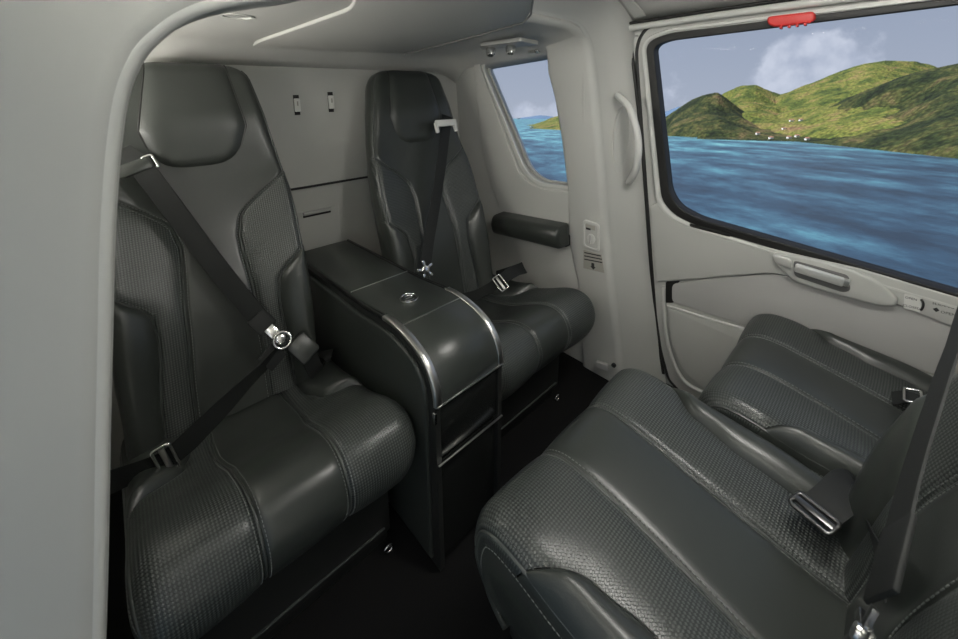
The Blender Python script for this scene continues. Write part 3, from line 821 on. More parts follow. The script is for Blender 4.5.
        for sg in (-1, 1):
            a = (lambda h: sg * sc(h)); b = (lambda h: sg * so(h)); c = (lambda h: sg * hw(h))
            s.strip('woven_panel', s.back, -.08, hc, a, b, 60, 14, 'woven', .006, 1, 1)
            s.strip('side_bolster', s.back, -.08, ho, b, c, 44, 12, 'leather', .012, 1, 0)
            s.seam('seam', s.back, a, -.08, hc - .006)
            s.seam('seam', s.back, b, -.08, ho - .004, 40)
            s.seam('edge_piping', s.back, lambda h: sg * (hw(h) - .010), -.08, L - .03, 60, .0, .0026, stitch=False)
        # headrest pad
        hp = lambda h: interp(h, [(.592, .030), (.600, .062), (.612, .088), (.64, .108), (.70, .126), (.86, .098), (.90, .094)])
        s.strip('headrest', s.back, .592, L - .012, lambda h: -hp(h), hp, 36, 22, 'leather', .014, g=-.001, pw=7, tp=.03)
        def hexpath(off, shrink=0):
            pts = [(hp(h), h) for h in [L - .012 - k * (L - .612) / 24 for k in range(25)]]
            pts += [(.062, .599)] + [(.03 - .06 * k / 4, .591) for k in range(5)] + [(-.062, .599)]
            pts += [(-x, h) for (x, h) in reversed(pts[:25])]
            return [s.w(s.back(x, h, off)) for x, h in pts]
        tube('headrest_seam', hexpath(.0005), .0030, M['black'], R, seg=6)
        tube('headrest_stitch', hexpath(.0)[2:-2], .0012, M['thread'], R, seg=5) if False else None
        # shell: sides, top and back of the backrest
        rows = []; n = 60
        for i in range(n + 1):
            h = lerp(-.08, L - .0005, i / n); w_ = hw(h); hh = h
            eL = s.back(-w_ + .0002, hh, -.002); eR = s.back(w_ - .0002, hh, -.002)
            th = -.075 - .02 * (1 - smooth((L - h) / .12)) * 0
            lx = s.lean * (h / L - .55)
            bL = Vector((-w_ * .93 + lx, s.yb, s.zb)) + s.d * h + s.n * th; bR = Vector((w_ * .93 + lx, s.yb, s.zb)) + s.d * h + s.n * th
            mL = (eL + bL) / 2 + Vector((-.006, 0, 0)); mR = (eR + bR) / 2 + Vector((.006, 0, 0))
            rows.append([s.w(p) for p in (eL, eL.lerp(mL, .5) + Vector((-.003, 0, 0)), mL, bL.lerp(mL, .3), bL, (bL + bR) / 2, bR, bR.lerp(mR, .3), mR, eR.lerp(mR, .5) + Vector((.003, 0, 0)), eR)])
        grid_mesh('backrest_shell', rows, M['leather'], R, sharp=75)
        # ---------- cushion panels
        T = s.total; ch = s.chw
        if s.facing:
            cc = lambda t: .088 + .004 * math.cos(t * 9); b0 = .36
            oo = lambda t: min(ch(t), sinterp(t, [(0, .195), (.28, .200), (.36, .215), (.49, .300)]))
        else:
            cc = lambda t: sinterp(t, [(0, .088), (.22, .095), (.36, .083), (.6, .080)])
            oo = lambda t: min(ch(t), sinterp(t, [(0, .125), (.15, .130), (.22, .150), (.32, .275)]))
        t1 = 0
        while oo(t1) < ch(t1) - 1e-6: t1 += .002
        s.strip('seat_panel', s.cush, 0, T, lambda t: -cc(t), cc, 80, 16, 'leather', .004)
        for sg in (-1, 1):
            a = (lambda t: sg * cc(t)); b = (lambda t: sg * oo(t)); c = (lambda t: sg * ch(t))
            s.strip('woven_cushion', s.cush, 0, T, a, b, 90, 22, 'woven', .006, 1, 0)
            s.strip('thigh_bolster', s.cush, 0, t1, b, c, 50, 14, 'leather', .020, 1, 0)
            s.seam('seam', s.cush, a, 0, T - .02, 70)
            s.seam('seam', s.cush, b, 0, t1 - .035, 40)
            s.seam('edge_piping', s.cush, lambda t: sg * (ch(t) - .006), .02, T - .02, 70, -.002, .0034)
        # cushion sides and underside
        for sg in (-1, 1):
            rows = []; n = 60
            for i in range(n + 1):
                t = T * i / n; e = s.cush(sg * (ch(t) - .0002), t, -.002)
                lo = Vector((s.cdx + sg * (s.hwc - .028), max(.075, min(.50, e.y)), .275)); m1 = e.lerp(lo, .35) + Vector((sg * .010, 0, 0)); m2 = e.lerp(lo, .7) + Vector((sg * .008, 0, 0))
                rows.append([s.w(p) for p in (e, e.lerp(m1, .5) + Vector((sg * .004, 0, 0)), m1, m2, lo)])
            grid_mesh('cushion_side', rows, M['leather'], R)
        Mr = s.MX.to_3x3()
        bw = s.hwc - .045
        def lbox(nm, c, sz, m, bev=.006): return box(nm, s.w(Vector(c)), sz, M[m], R, bev=bev, rot=None if abs(s.root.rotation_euler.z) < .01 else Mr)
        lbox('seat_pan', (0, .30, .283), (2 * bw + .05, .44, .03), 'base')
        if s.facing:
            lbox('seat_base', (0, .33, .137), (2 * bw - .04, .26, .272), 'base', .02)
        else:
            lbox('seat_base', (0, .30, .137), (2 * bw + .02, .34, .272), 'base', .012)
            lbox('front_skirt', (0, .118, .165), (2 * bw + .01, .02, .21), 'base', .006)
            lbox('skirt_seam', (0, .105, .085), (2 * bw - .03, .006, .004), 'seam', .001)
        # floor fitting ring at the front corner
        for sg in ((1,) if not s.facing else (-1, 1)):
            c = s.w(Vector((sg * (bw - .01), .10, .016)))
            V, F = tube_geo([c + Vector((.012 * math.cos(k * pi / 8), 0, .011 * math.sin(k * pi / 8))) for k in range(16)], .0035, closed=True, seg=6)
            mesh('floor_ring', V, F, M['chrome'], R)
        return s
    # world point on the plane of the backrest / cushion seen at a pixel
    def back_px(s, u, v, off=.05):
        o = s.w(Vector((0, s.yb, s.zb)) + s.n * off); n = s.MX.to_3x3() @ s.n; return on_plane(u, v, o, n)

seat1 = Seat((.197, .655, 0), 0, 'dark leather rear seat with a buckled lap and shoulder belt across it', 'rear passenger seats', .255, hw_b=.95, lean=.05, cdx=-.010).build()
seat2 = Seat((.945, .655, 0), 0, 'dark leather rear seat beside the small aft window, its belt hanging straight', 'rear passenger seats', .262, hw_b=.975, lean=.05, cdx=.026).build()
seat3 = Seat((.655, .412, 0), pi, 'dark leather rear-facing seat opposite the console, with loose lap belt adjuster on it', 'rear-facing passenger seats', .284, recline=14, facing=True, yb=.470, hw_b=1.02, bol=.036).build()
seat4 = Seat((1.224, .232, 0), pi, 'dark leather rear-facing seat set against the sliding door', 'rear-facing passenger seats', .272, recline=14, facing=True, yb=.465, hw_b=1.02, bol=.036).build()

# ------------------------------------------------------------------ seat belts (parts of their seats)
def frame_adjuster(name, pts, r, parent, m='chrome'):
    return tube(name, pts, r, M[m], parent, closed=True, seg=8)
def quad(c, ax, ay, w, h, n=5):
    p = round_poly([(-w / 2, -h / 2), (w / 2, -h / 2), (w / 2, h / 2), (-w / 2, h / 2)], min(w, h) * .2, 4)
    return [c + ax * q.x + ay * q.y for q in p]
def rotary_buckle(c, ax, ay, nz, parent, s=1.0):
    geo = []
    for (h, r) in ((0, .020), (.008, .019), (.011, .013)): pass
    V, F = [], []
    prof = [(0, .021), (.006, .021), (.009, .018), (.010, .013), (.014, .012), (.015, .008)]
    for (h, r) in prof:
        for k in range(20): V.append(c + nz * (h * s) + (ax * math.cos(k * pi / 10) + ay * math.sin(k * pi / 10)) * (r * s))
    for i in range(len(prof) - 1):
        for k in range(20): F.append((i * 20 + k, i * 20 + (k + 1) % 20, i * 20 + 20 + (k + 1) % 20, i * 20 + 20 + k))
    F.append(tuple(range(100, 120))); F.append(tuple(range(20)))
    b = mesh('buckle', V, F, M['chrome'], parent, sharp=40)
    return b
def belts1():
    s = seat1; R = s.root; n = (s.MX.to_3x3() @ s.n)
    B = lambda u, v, o=.055: s.back_px(u, v, o)
    # guide at the shoulder
    g = empty('x', (0, 0, 0)); bpy.data.objects.remove(g)
    p0 = B(126, 172, .045); p1 = B(151, 163, .045); ax = (p1 - p0).normalized(); ay = n.cross(ax)
    rot = Matrix((ax, ay, n)).transposed()
    sb = strap('shoulder_belt', [B(120, 150, .02), B(140, 166, .058), B(170, 205, .062), B(215, 265, .066), B(250, 308, .08), B(268, 329, .092)],
               [ax, ax, Vector((ax + Vector((0, 0, .6)))), Vector((.75, 0, .65)), Vector((.7, -.1, .7)), Vector((.7, -.1, .7))], .050, R)
    gd = box('belt_guide', (p0 + p1) / 2 - ax * .01 + n * .012, ((p1 - p0).length + .02, .032, .018), M['leather'], sb, bev=.006, rot=rot)
    tube('guide_loop', quad(p1 + n * .012 - ax * .002, ax, ay, .020, .034), .0042, M['chrome'], sb, closed=True)
    # end stitching sleeve, buckle
    c = B(276, 335, .105); d = (B(276, 335, .1) - B(262, 322, .09)).normalized(); sd = n.cross(d).normalized()
    box('belt_sleeve', B(262, 322, .092), (.05, .052, .010), M['web'], sb, bev=.004, rot=Matrix((d, sd, d.cross(sd))).transposed())
    box('tongue', c - d * .012, (.034, .026, .006), M['chrome'], sb, bev=.002, rot=Matrix((d, sd, d.cross(sd))).transposed())
    b = rotary_buckle(c + d * .012, d, sd, n, sb, .8)
    tube('release_ring', [c + d * .018 + n * .014 + (d * math.cos(k * pi / 8) * .021 + sd * math.sin(k * pi / 8) * .021) for k in range(16)], .0035, M['chrome'], sb, closed=True)
    # receiver on the inboard side
    rc = B(303, 348, .09)
    box('buckle_receiver', rc, (.070, .060, .026), M['leather'], sb, bev=.008, rot=Matrix((d, sd, d.cross(sd))).transposed())
    st = strap('receiver_strap', [B(308, 352, .085), B(318, 372, .05), s.w(Vector((.225, .47, .40)))], [sd, sd, Vector((0, 1, 0))], .045, R)
    # lap belt
    lp = [B(281, 346, .10), B(268, 362, .11), B(240, 390, .13), B(205, 425, .13), B(180, 449, .12), B(160, 463, .11), B(120, 478, .09), B(100, 486, .05)]
    up = Vector((-.45, 0, .75))
    lb = strap('lap_belt', lp, [Vector((.5, .1, .7)), up + Vector((1, 0, 0)), Vector((.5, .1, .8)), Vector((.2, 0, 1)), Vector((.1, 0, 1)), Vector((.1, 0, 1))], .050, R)
    a = B(166, 459, .122); dx = (B(150, 466, .11) - B(180, 449, .12)).normalized(); dz = (Vector((.1, 0, 1)) - dx * dx.dot(Vector((.1, 0, 1)))).normalized()
    tube('adjuster_frame', quad(a, dx, dz, .032, .066), .0035, M['chrome'], lb, closed=True)
    box('adjuster_bar', a, (.010, .058, .008), M['satin'], lb, bev=.002, rot=Matrix((dx, dz, dx.cross(dz))).transposed())
    d2 = (B(281, 346, .1) - B(262, 368, .1)).normalized(); s2 = n.cross(d2)
    box('lap_sleeve', B(272, 357, .104), (.050, .052, .010), M['web'], lb, bev=.004, rot=Matrix((d2, s2, d2.cross(s2))).transposed())
belts1()
def belts2():
    s = seat2; R = s.root; n = s.MX.to_3x3() @ s.n
    B = lambda u, v, o=.055: s.back_px(u, v, o)
    p0 = B(439, 123, .06); p1 = B(454, 122, .06); ax = (p1 - p0).normalized(); ay = n.cross(ax); rot = Matrix((ax, ay, n)).transposed()
    sb = strap('shoulder_belt', [B(447, 116, .03), B(446, 126, .062), B(442, 160, .062), B(436, 200, .060), B(429, 240, .066), B(426, 262, .075)], [ax, ax, ax, ax, ax], .046, R)
    box('belt_guide', B(446, 123, .072), ((p1 - p0).length + .028, .028, .012), M['white'], sb, bev=.004, rot=rot)
    for sg in (-1, 1): box('guide_lug', B(446, 127, .072) + ax * sg * ((p1 - p0).length / 2 + .008), (.014, .044, .014), M['white'], sb, bev=.004, rot=rot)
    c = B(425, 270, .085)
    rotary_buckle(c, ax, ay, n, sb, .8)
    for k in range(5):
        a = k * 2 * pi / 5 + .4; dd = ax * math.cos(a) + ay * math.sin(a); ss = n.cross(dd)
        box('buckle_tongue', c + dd * .024 + n * .004, (.022, .010, .004), M['chrome'], sb, bev=.001, rot=Matrix((dd, ss, n)).transposed())
    # lap belt on the window side with a bright adjuster
    a = on_z(489, 277, .50); b = on_z(512, 285, .47)
    lb = strap('lap_belt', [s.w(Vector((.225, .45, .40))), on_z(523, 268, .49), on_z(513, 272, .515), on_z(503, 279, .505), on_z(490, 288, .48), on_z(470, 297, .44), on_z(440, 300, .42)], [Vector((.3, .8, .3)), Vector((.4, .8, .3)), Vector((.5, .7, .4)), Vector((.5, .7, .3)), Vector((.4, .8, .2))], .048, R)
    c = on_z(500.5, 283, .512); dx = (on_z(490, 288, .48) - on_z(510, 274, .52)).normalized(); sd = Vector((.6, .5, .75)); sd = (sd - dx * sd.dot(dx)).normalized()
    tube('adjuster_frame', quad(c, dx, sd, .030, .058), .0034, M['chrome'], lb, closed=True)
    box('adjuster_bar', c, (.008, .052, .006), M['satin'], lb, bev=.002, rot=Matrix((dx, sd, dx.cross(sd))).transposed())
belts2()
def belts3():
    s = seat3; R = s.root; n = s.MX.to_3x3() @ s.n
    A = lambda u, v, z: on_z(u, v, z)
    B = lambda u, v, o=.06: s.back_px(u, v, o)
    # loose webbing over the thigh bolster with a dark metal adjuster
    lb = strap('lap_belt', [B(884, 575, .03), A(868, 530, .46), A(862, 492, .485), A(850, 486, .498), A(834, 500, .495), A(815, 515, .482)],
               [Vector((1, .1, 0)), Vector((.9, .3, .2)), Vector((.8, .5, .1)), Vector((.7, .6, .1)), Vector((.75, .55, .1))], .056, R)
    c = A(814, 513, .494); dx = (A(810, 522, .480) - A(836, 500, .495)).normalized(); sd = Vector((.72, .6, .05)); sd = (sd - dx * sd.dot(dx)).normalized()
    tube('adjuster_frame', quad(c, dx, sd, .030, .060), .0040, M['dark_metal'], lb, closed=True)
    box('adjuster_bar', c, (.012, .060, .008), M['dark_metal'], lb, bev=.002, rot=Matrix((dx, sd, dx.cross(sd))).transposed())
    # shoulder belt from the far shoulder down to the rotary buckle at the hip
    side = (B(958, 430) - B(918, 400)).normalized()
    sb = strap('shoulder_belt', [s.w(s.back(-.20, .62, .03)), B(985, 270, .062), B(952, 350, .062), B(928, 420, .064), B(908, 485, .066), B(893, 545, .068), B(880, 598, .07)], [side] * 2, .050, R)
    p0, p1 = B(900, 522, .074), B(880, 598, .076); d0 = (p1 - p0).normalized(); s0 = n.cross(d0).normalized()
    box('belt_sleeve', (p0 + p1) / 2, ((p1 - p0).length, .058, .006), M['web'], sb, bev=.004, rot=Matrix((d0, s0, d0.cross(s0))).transposed())
    c = B(866, 640, .072); ax = side; ay = n.cross(ax)
    rotary_buckle(c, ax, ay, n, sb, .65)
    for a in (.5, 1.7, 2.9, 4.1, 5.3):
        dd = ax * math.cos(a) + ay * math.sin(a); ss = n.cross(dd)
        box('buckle_tongue', c + dd * .018 + n * .004, (.020, .010, .005), M['dark_metal'], sb, bev=.001, rot=Matrix((dd, ss, n)).transposed())
    s = seat4; R = s.root
    a = on_z(912, 398, .475)
    lb = strap('lap_belt', [s.w(Vector((-.2, .50, .40))), a + Vector((.0, -.05, -.01)), a, a + Vector((-.0, .03, -.02))], [Vector((1, .2, 0))] * 2, .048, R)
    tube('adjuster_frame', quad(a + Vector((0, 0, .006)), Vector((0, 1, -.3)).normalized(), Vector((1, 0, 0)), .028, .058), .0032, M['chrome'], lb, closed=True)
belts3()

# ================================================================== centre console
def console():
    t = empty('centre_console', (.57, 1.0, 0)); tag(t, 'dark leather centre console with chrome trim between the two rear seats', 'console')
    x0, x1 = .462, .682
    # side outline (y, z): back top -> front crest -> rounded nose -> front face
    top = catmull([(0, 1.47, .600), (0, 1.3, .606), (0, 1.1, .612), (0, .95, .618), (0, .85, .628), (0, .78, .630), (0, .72, .620), (0, .67, .600), (0, .638, .568), (0, .622, .53), (0, .618, .497)], 5)
    top = [(p.y, p.z) for p in top]
    def off(path, k):
        out = []
        for i, (y, z) in enumerate(path):
            a = path[max(0, i - 1)]; b = path[min(len(path) - 1, i + 1)]; ty, tz = b[0] - a[0], b[1] - a[1]; l = math.hypot(ty, tz)
            out.append((y + (tz / l) * k, z - (ty / l) * k))
        return out
    def slab(name, path, xa, xb, th, m, bev=.004):
        inn = off(path, -th); sec = path + inn[::-1]
        rows = []
        for (x, k) in ((xa, bev), (xa + bev, 0), (xb - bev, 0), (xb, bev)):
            o = off(path, -k) if k else path
            rows.append([Vector((x, y, z)) for (y, z) in o] + [Vector((x, y, z)) for (y, z) in inn[::-1]])
        V = [p for r in rows for p in r]; n = len(rows[0]); F = []
        for i in range(3):
            for j in range(n): F.append((i * n + j, i * n + (j + 1) % n, (i + 1) * n + (j + 1) % n, (i + 1) * n + j))
        h = n // 2
        for i in (0, 3):
            for j in range(h - 1): F.append((i * n + j, i * n + j + 1, i * n + n - 2 - j, i * n + n - 1 - j))
        return mesh(name, V, F, m, t, sharp=50)
    # sides: profile polygon
    prof = off(top, -.012)
    for nm, xa, xb in (('side_panel', x0, x0 + .014), ('side_panel', x1 - .014, x1)):
        poly = [(y, z) for (y, z) in off(top, -.004)] + [(.618, .02), (1.47, .02)]
        V = [Vector((xa, y, z)) for y, z in poly] + [Vector((xb, y, z)) for y, z in poly]; n = len(poly)
        F = [tuple(range(n)), tuple(range(2 * n - 1, n - 1, -1))] + [(i, (i + 1) % n, n + (i + 1) % n, n + i) for i in range(n)]
        mesh(nm, V, F, M['base'], t, sharp=30)
    # padded leather inset on the visible side
    ins = [(y, z - .030) for (y, z) in top if y > .70] ; ins = [(y, z) for y, z in ins]
    pad = off([p for p in top if p[1] > .50], -.028)
    pl = Plane((x0, 0, 0), (-1, 0, 0)); poly = [pl.uv((x0, y, z)) for (y, z) in pad] + [pl.uv((x0, .645, .04)), pl.uv((x0, 1.45, .04))]
    panel('side_pad', pl, [Vector((p.x, p.y)) for p in poly], [], -.004, .010, M['leather'], t, bev=.007)
    i1 = min(range(len(top)), key=lambda i: abs(top[i][0] - .765)); i0 = min(range(len(top)), key=lambda i: abs(top[i][0] - 1.02))
    e = .011
    slab('rear_top', top[:i0 + 1], x0 + e, x1 - e, .012, M['leather'])
    lid = slab('lid', [(y, z + .0005) for y, z in top[i0:i1 + 1]], x0 + e, x1 - e, .012, M['leather'])
    slab('nose_cover', top[i1:], x0 + e, x1 - e, .012, M['leather'])
    for i in (i0, i1):
        y, z = top[i]; box('joint', (.572, y, z + .0008), (x1 - x0 - 2 * e - .002, .0028, .003), M['satin'], t, bev=.0005)
    # chrome edge trims: broad at the nose, thin along the lid
    ia = min(range(len(top)), key=lambda i: abs(top[i][0] - .83))
    for (xa, xb) in ((x0 - .001, x0 + e - .001), (x1 - e + .001, x1 + .001)):
        slab('chrome_trim', off(top[ia:], .0025), xa - (.006 if xa > .6 else .001), xb + (.008 if xa < .6 else .001), .010, M['satin'], .002)
        slab('edge_strip', off(top[:ia + 1], .001), xa, xb, .010, M['gloss_black'], .003)
    # latch ring in the lid
    c = on_z(409, 298, .632); c.z = interp(c.y, sorted(top)) + .001 if False else .6315
    for (r, rr, m) in ((.023, .0042, 'chrome'), (.013, .0028, 'chrome')):
        tube('latch_ring', [c + Vector((r * math.cos(k * pi / 12), r * math.sin(k * pi / 12), 0)) for k in range(24)], rr, M[m], lid, closed=True, seg=6)
    V, F = tube_geo([c - Vector((0, 0, .006)), c + Vector((0, 0, .001))], .022, seg=24); mesh('latch_cup', V, F, M['base'], lid, sharp=40)
    box('latch_bar', c + Vector((0, 0, .002)), (.020, .005, .003), M['satin'], lid, bev=.001)
    # front: three drawer faces split by bright lines
    for (z0, z1, y) in ((.345, .490, .624), (.03, .332, .630)):
        box('drawer_front', (.572, y + .012, (z0 + z1) / 2), (x1 - x0 - .03, .024, z1 - z0), M['gloss_black'], t, bev=.004)
    for z in (.497, .338):
        box('bright_line', (.572, .6165, z), (x1 - x0 - .004, .005, .0035), M['satin'], t, bev=.001)
    box('catch', (x0 - .002, .622, .47), (.008, .012, .03), M['chrome'], t, bev=.003)
    box('console_core', (.572, 1.06, .30), (x1 - x0 - .03, .80, .58), M['base'], t, bev=.004)
console()

# ================================================================== outside
def outside():
    m = bpy.data.materials.new('sea_water'); m.use_nodes = True
    nt = m.node_tree; b = nt.nodes['Principled BSDF']; L = nt.links.new
    tc = N(nt, 'ShaderNodeTexCoord')
    n1 = N(nt, 'ShaderNodeTexNoise'); n1.inputs['Scale'].default_value = .013; n1.inputs['Detail'].default_value = 10; n1.inputs['Roughness'].default_value = .68
    mpg = N(nt, 'ShaderNodeMapping'); mpg.inputs['Scale'].default_value = (1, .55, 1)
    L(tc.outputs['Object'], mpg.inputs['Vector']); L(mpg.outputs['Vector'], n1.inputs['Vector'])
    r = N(nt, 'ShaderNodeValToRGB'); e = r.color_ramp.elements
    e[0].position = .34; e[0].color = (.014, .026, .043, 1); e[1].position = .74; e[1].color = (.15, .34, .34, 1)
    e.new(.46).color = (.022, .048, .078, 1); e.new(.56).color = (.040, .095, .135, 1); e.new(.65).color = (.07, .19, .23, 1)
    sy = N(nt, 'ShaderNodeSeparateXYZ'); L(tc.outputs['Object'], sy.inputs[0])
    sh = N(nt, 'ShaderNodeMapRange'); sh.inputs['From Min'].default_value = 100; sh.inputs['From Max'].default_value = 1200
    sh.inputs['To Min'].default_value = -.07; sh.inputs['To Max'].default_value = .13; L(sy.outputs[1], sh.inputs['Value'])
    ad = N(nt, 'ShaderNodeMath', operation='ADD'); L(n1.outputs['Fac'], ad.inputs[0]); L(sh.outputs['Result'], ad.inputs[1])
    n3 = N(nt, 'ShaderNodeTexNoise'); n3.inputs['Scale'].default_value = .09; n3.inputs['Detail'].default_value = 6; n3.inputs['Roughness'].default_value = .7
    L(mpg.outputs['Vector'], n3.inputs['Vector'])
    m3 = N(nt, 'ShaderNodeMapRange'); m3.inputs['To Min'].default_value = -.11; m3.inputs['To Max'].default_value = .11; L(n3.outputs['Fac'], m3.inputs['Value'])
    ad2 = N(nt, 'ShaderNodeMath', operation='ADD'); L(ad.outputs[0], ad2.inputs[0]); L(m3.outputs['Result'], ad2.inputs[1])
    L(ad2.outputs[0], r.inputs['Fac']); L(r.outputs['Color'], b.inputs['Base Color'])
    n2 = N(nt, 'ShaderNodeTexNoise'); n2.inputs['Scale'].default_value = .35; n2.inputs['Detail'].default_value = 4
    L(tc.outputs['Object'], n2.inputs['Vector'])
    bp = N(nt, 'ShaderNodeBump'); bp.inputs['Strength'].default_value = .25; bp.inputs['Distance'].default_value = .6
    L(n2.outputs['Fac'], bp.inputs['Height']); L(bp.outputs['Normal'], b.inputs['Normal'])
    b.inputs['Roughness'].default_value = .4; b.inputs['Specular IOR Level'].default_value = .12
    R = 40000
    vs = [Vector((-R, -R, 0)), Vector((R, -R, 0)), Vector((R, R, 0)), Vector((-R, R, 0))]
    me = bpy.data.meshes.new('sea'); me.from_pydata(vs, [], [(0, 1, 2, 3)])
    o = link('sea', me, m, smooth=False)
    o.matrix_world = Matrix(((ER.x, EF.x, EU.x, 0), (ER.y, EF.y, EU.y, 0), (ER.z, EF.z, EU.z, 0), (0, 0, 0, 1)))
    o.location = ext(0, 0, SEA)
    tag(o, 'blue tropical sea with turquoise shallows below the aircraft', 'sea', kind='structure')
    def scrub(name, patch, leaf, sc=.012):
        m = ramp_mat(name, sc, patch, detail=9, dist=.4); nt = m.node_tree; L = nt.links.new; b = nt.nodes['Principled BSDF']
        src = b.inputs['Base Color'].links[0].from_socket
        tc = N(nt, 'ShaderNodeTexCoord'); vo = N(nt, 'ShaderNodeTexVoronoi'); vo.inputs['Scale'].default_value = .11; L(tc.outputs['Object'], vo.inputs['Vector'])
        rp = N(nt, 'ShaderNodeValToRGB'); rp.color_ramp.elements[0].color = (1.25, 1.25, 1.2, 1); rp.color_ramp.elements[1].color = (leaf, leaf, leaf, 1); rp.color_ramp.elements[1].position = .75
        L(vo.outputs['Distance'], rp.inputs['Fac'])
        mx = N(nt, 'ShaderNodeMix', data_type='RGBA', blend_type='MULTIPLY'); mx.inputs[0].default_value = 1
        L(src, mx.inputs[6]); L(rp.outputs['Color'], mx.inputs[7]); L(mx.outputs[2], b.inputs['Base Color'])
        bp = N(nt, 'ShaderNodeBump'); bp.inputs['Strength'].default_value = .8; bp.inputs['Distance'].default_value = 5; bp.invert = True
        L(vo.outputs['Distance'], bp.inputs['Height']); L(bp.outputs['Normal'], b.inputs['Normal'])
        return m
    green = scrub('hill_scrub', [(.34, (.035, .055, .014)), (.44, (.085, .11, .022)), (.52, (.16, .165, .034)), (.60, (.21, .175, .055)), (.70, (.24, .13, .075))], .45)
    dark = scrub('shaded_woods', [(.38, (.012, .019, .007)), (.48, (.030, .042, .012)), (.56, (.075, .078, .022)), (.64, (.13, .10, .042)), (.74, (.16, .085, .055))], .4)  # dark woods, with hillside shadow also worked into the ramp
    haze = mat('far_island_haze', (.10, .15, .22), 1, spec=0)  # bluish distance haze is mixed into the base colour
    def hill(label, ridge, shore, D, back, m, rough=14, nx=110, ny=46, seed=0, bulge=.75):
        us0, us1 = ridge[0][0], ridge[-1][0]
        rows = []
        for j in range(ny + 1):
            f = j / ny; r = []
            for i in range(nx + 1):
                u = lerp(us0, us1, i / nx)
                vr = interp(u, ridge); vs_ = interp(u, shore)
                top_ = at_depth(u, vr, D); sh = on_sea(u, vs_)
                rt = Vector(((top_ - EYE).dot(ER), (top_ - EYE).dot(EF), (top_ - EYE).dot(EU))); rs = Vector(((sh - EYE).dot(ER), (sh - EYE).dot(EF), SEA))
                H = max(rt.z - SEA, 0)
                if f < .72:
                    g = f / .72; z = H * (g ** bulge * (1 - .25 * math.sin(pi * g))) ; p = rs.lerp(rt, g)
                    p = Vector((p.x, p.y, SEA + z))
                    k = math.sin(pi * min(1, g)) 
                else:
                    g = (f - .72) / .28; p = Vector((rt.x, rt.y + back * g, SEA + H * math.cos(g * pi / 2) - 2 * g)); k = math.cos(g * pi / 2) * .4
                q = Vector((p.x, p.y, seed * 77)) / 130
                nzv = noise.fractal(q, 1.0, 2.1, 5) * rough * (.35 + k) * min(1, H / 60) + noise.noise(Vector((p.x, p.y, seed)) / 9) * 2.2 * min(1, H / 25) * (1 if f > 0 else 0)
                # spurs running down the slope
                nzv += k * min(1, H / 60) * 16 * noise.noise(Vector((p.x / 90, seed * 3.1, .3)))
                r.append(ext(p.x, p.y, p.z + nzv - (4 if f == 0 else 0)))
            rows.append(r)
        ob = grid_mesh('hill', rows, m); tag(ob, label, 'hill', 'island hills beyond the bay', kind='structure'); return ob
    hill('tallest green hill with a broad rounded top across the bay', [(740, 136), (770, 110), (790, 97), (820, 85), (850, 72), (870, 63), (885, 60), (915, 61), (935, 66), (950, 73), (985, 84), (1060, 100), (1130, 125)], [(740, 136), (800, 140), (958, 153), (1130, 170)], 1900, 700, green, seed=1)
    hill('dome-shaped hill with reddish slopes between the dark headland and the tallest hill', [(700, 132), (718, 108), (733, 92), (746, 86), (756, 85), (775, 92), (800, 101), (830, 116), (860, 134)], [(700, 134), (860, 140)], 2100, 500, green, seed=2)
    hill('low dark headland at the end of the island, with a small pointed summit', [(664, 134), (672, 120), (690, 105), (705, 95), (718, 92), (728, 99), (745, 112), (765, 124), (800, 138)], [(664, 136), (720, 138.5), (800, 141)], 1650, 350, dark, seed=3, rough=9)
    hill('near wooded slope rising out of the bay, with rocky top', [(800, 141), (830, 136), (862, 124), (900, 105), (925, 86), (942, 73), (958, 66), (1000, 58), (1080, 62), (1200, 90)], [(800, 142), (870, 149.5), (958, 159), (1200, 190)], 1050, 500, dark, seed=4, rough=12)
    hill('flat wooded shore strip at the foot of the hills', [(690, 138), (720, 131), (760, 129), (800, 130), (840, 133), (870, 140), (890, 150)], [(690, 139), (800, 142), (890, 151.5)], 1330, 150, dark, seed=6, rough=4, ny=24)
    hill('green headland low on the sea seen through the small aft window', [(530, 128.5), (538, 125), (548, 121), (556, 117), (575, 112), (600, 109), (640, 112)], [(530, 128.8), (570, 130.5), (640, 131)], 2900, 700, green, seed=5, rough=7, nx=60, ny=30)
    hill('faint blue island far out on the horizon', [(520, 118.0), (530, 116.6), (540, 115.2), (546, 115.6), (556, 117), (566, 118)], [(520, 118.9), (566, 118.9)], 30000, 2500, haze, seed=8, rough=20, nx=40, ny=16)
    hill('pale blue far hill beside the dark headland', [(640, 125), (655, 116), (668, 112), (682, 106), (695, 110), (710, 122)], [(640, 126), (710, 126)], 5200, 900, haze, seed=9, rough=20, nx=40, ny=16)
    # houses of the village on the shore
    white = mat('white_render', (.75, .73, .68), .8, spec=.1); roof = mat('house_roof', (.30, .16, .11), .8, spec=.1)
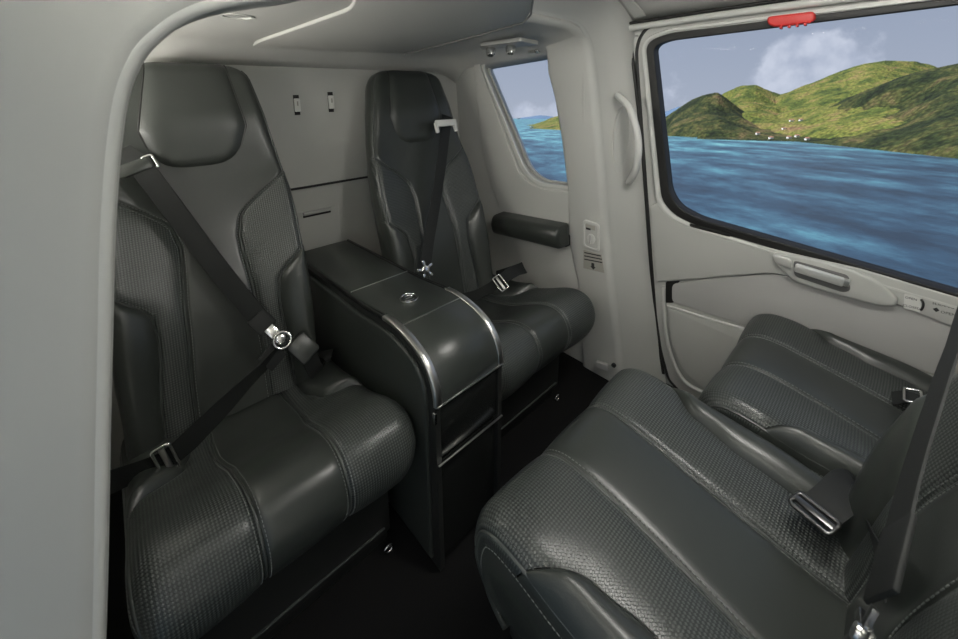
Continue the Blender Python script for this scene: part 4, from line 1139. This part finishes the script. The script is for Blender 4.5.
    hs = [(757, 134.5, 'lone white house among the dark trees at the headland'), (783, 129.5, 'white house with a low roof on the hillside above the village'), (791, 121.5, 'long pale house highest on the slope'), (800, 121, 'pale house beside the highest long house'),
          (770, 139, 'white boathouse at the water'), (788, 138.5, 'white shore house in the middle of the village'), (806, 140, 'white house at the village landing'), (796, 137, 'small white house behind the landing')]
    Zx = Matrix((ER, EF, EU)).transposed()
    bpy.context.view_layer.update(); dg = bpy.context.evaluated_depsgraph_get()
    for i, (u, v, lab) in enumerate(hs):
        d = ray(u, v).normalized(); hit, loc, *_ = S.ray_cast(dg, EYE + d * 60, d)   # stand each house on the slope it is seen against
        c = loc + EU * 2.5 - EF * 3 if hit else at_depth(u, v, 1310)
        t = empty('house', c); tag(t, lab, 'house', 'houses on the far shore')
        w = 9 if i != 2 else 14
        vs, fs = box_geo((0, 0, 0), (w, 7, 5), 0); mesh('walls', [c + Zx @ v_ for v_ in vs], fs, white, t, smooth=False)
        rv = [(-w / 2 - .6, -4.2, 2.5), (w / 2 + .6, -4.2, 2.5), (w / 2 + .6, 4.2, 2.5), (-w / 2 - .6, 4.2, 2.5), (-w / 2, 0, 5), (w / 2, 0, 5)]
        mesh('roof', [c + Zx @ Vector(v_) for v_ in rv], [(0, 1, 5, 4), (2, 3, 4, 5), (0, 4, 3), (1, 2, 5), (0, 3, 2, 1)], roof, t, smooth=False)
    # white boat off the green headland
    c = on_sea(530.5, 127.8); c = c + EU * 1.0
    t = empty('boat', c); tag(t, 'tiny white boat on the sea beyond the small aft window', 'boat')
    hv = [(-9, 0, 2), (-6, -2.5, 2), (8, -2.5, 2), (8, 2.5, 2), (-6, 2.5, 2), (-6, 0, -1), (8, -1.5, -1), (8, 1.5, -1)]
    mesh('hull', [c + Zx @ Vector(v_) for v_ in hv], [(0, 1, 2, 3, 4), (0, 5, 1), (0, 4, 5), (1, 5, 6, 2), (4, 3, 7, 5), (5, 7, 6), (2, 6, 7, 3)], white, t, smooth=False)
    vs, fs = box_geo((2, 0, 4), (7, 3.5, 4), 0); mesh('cabin', [c + Zx @ v_ for v_ in vs], fs, white, t, smooth=False)
outside()
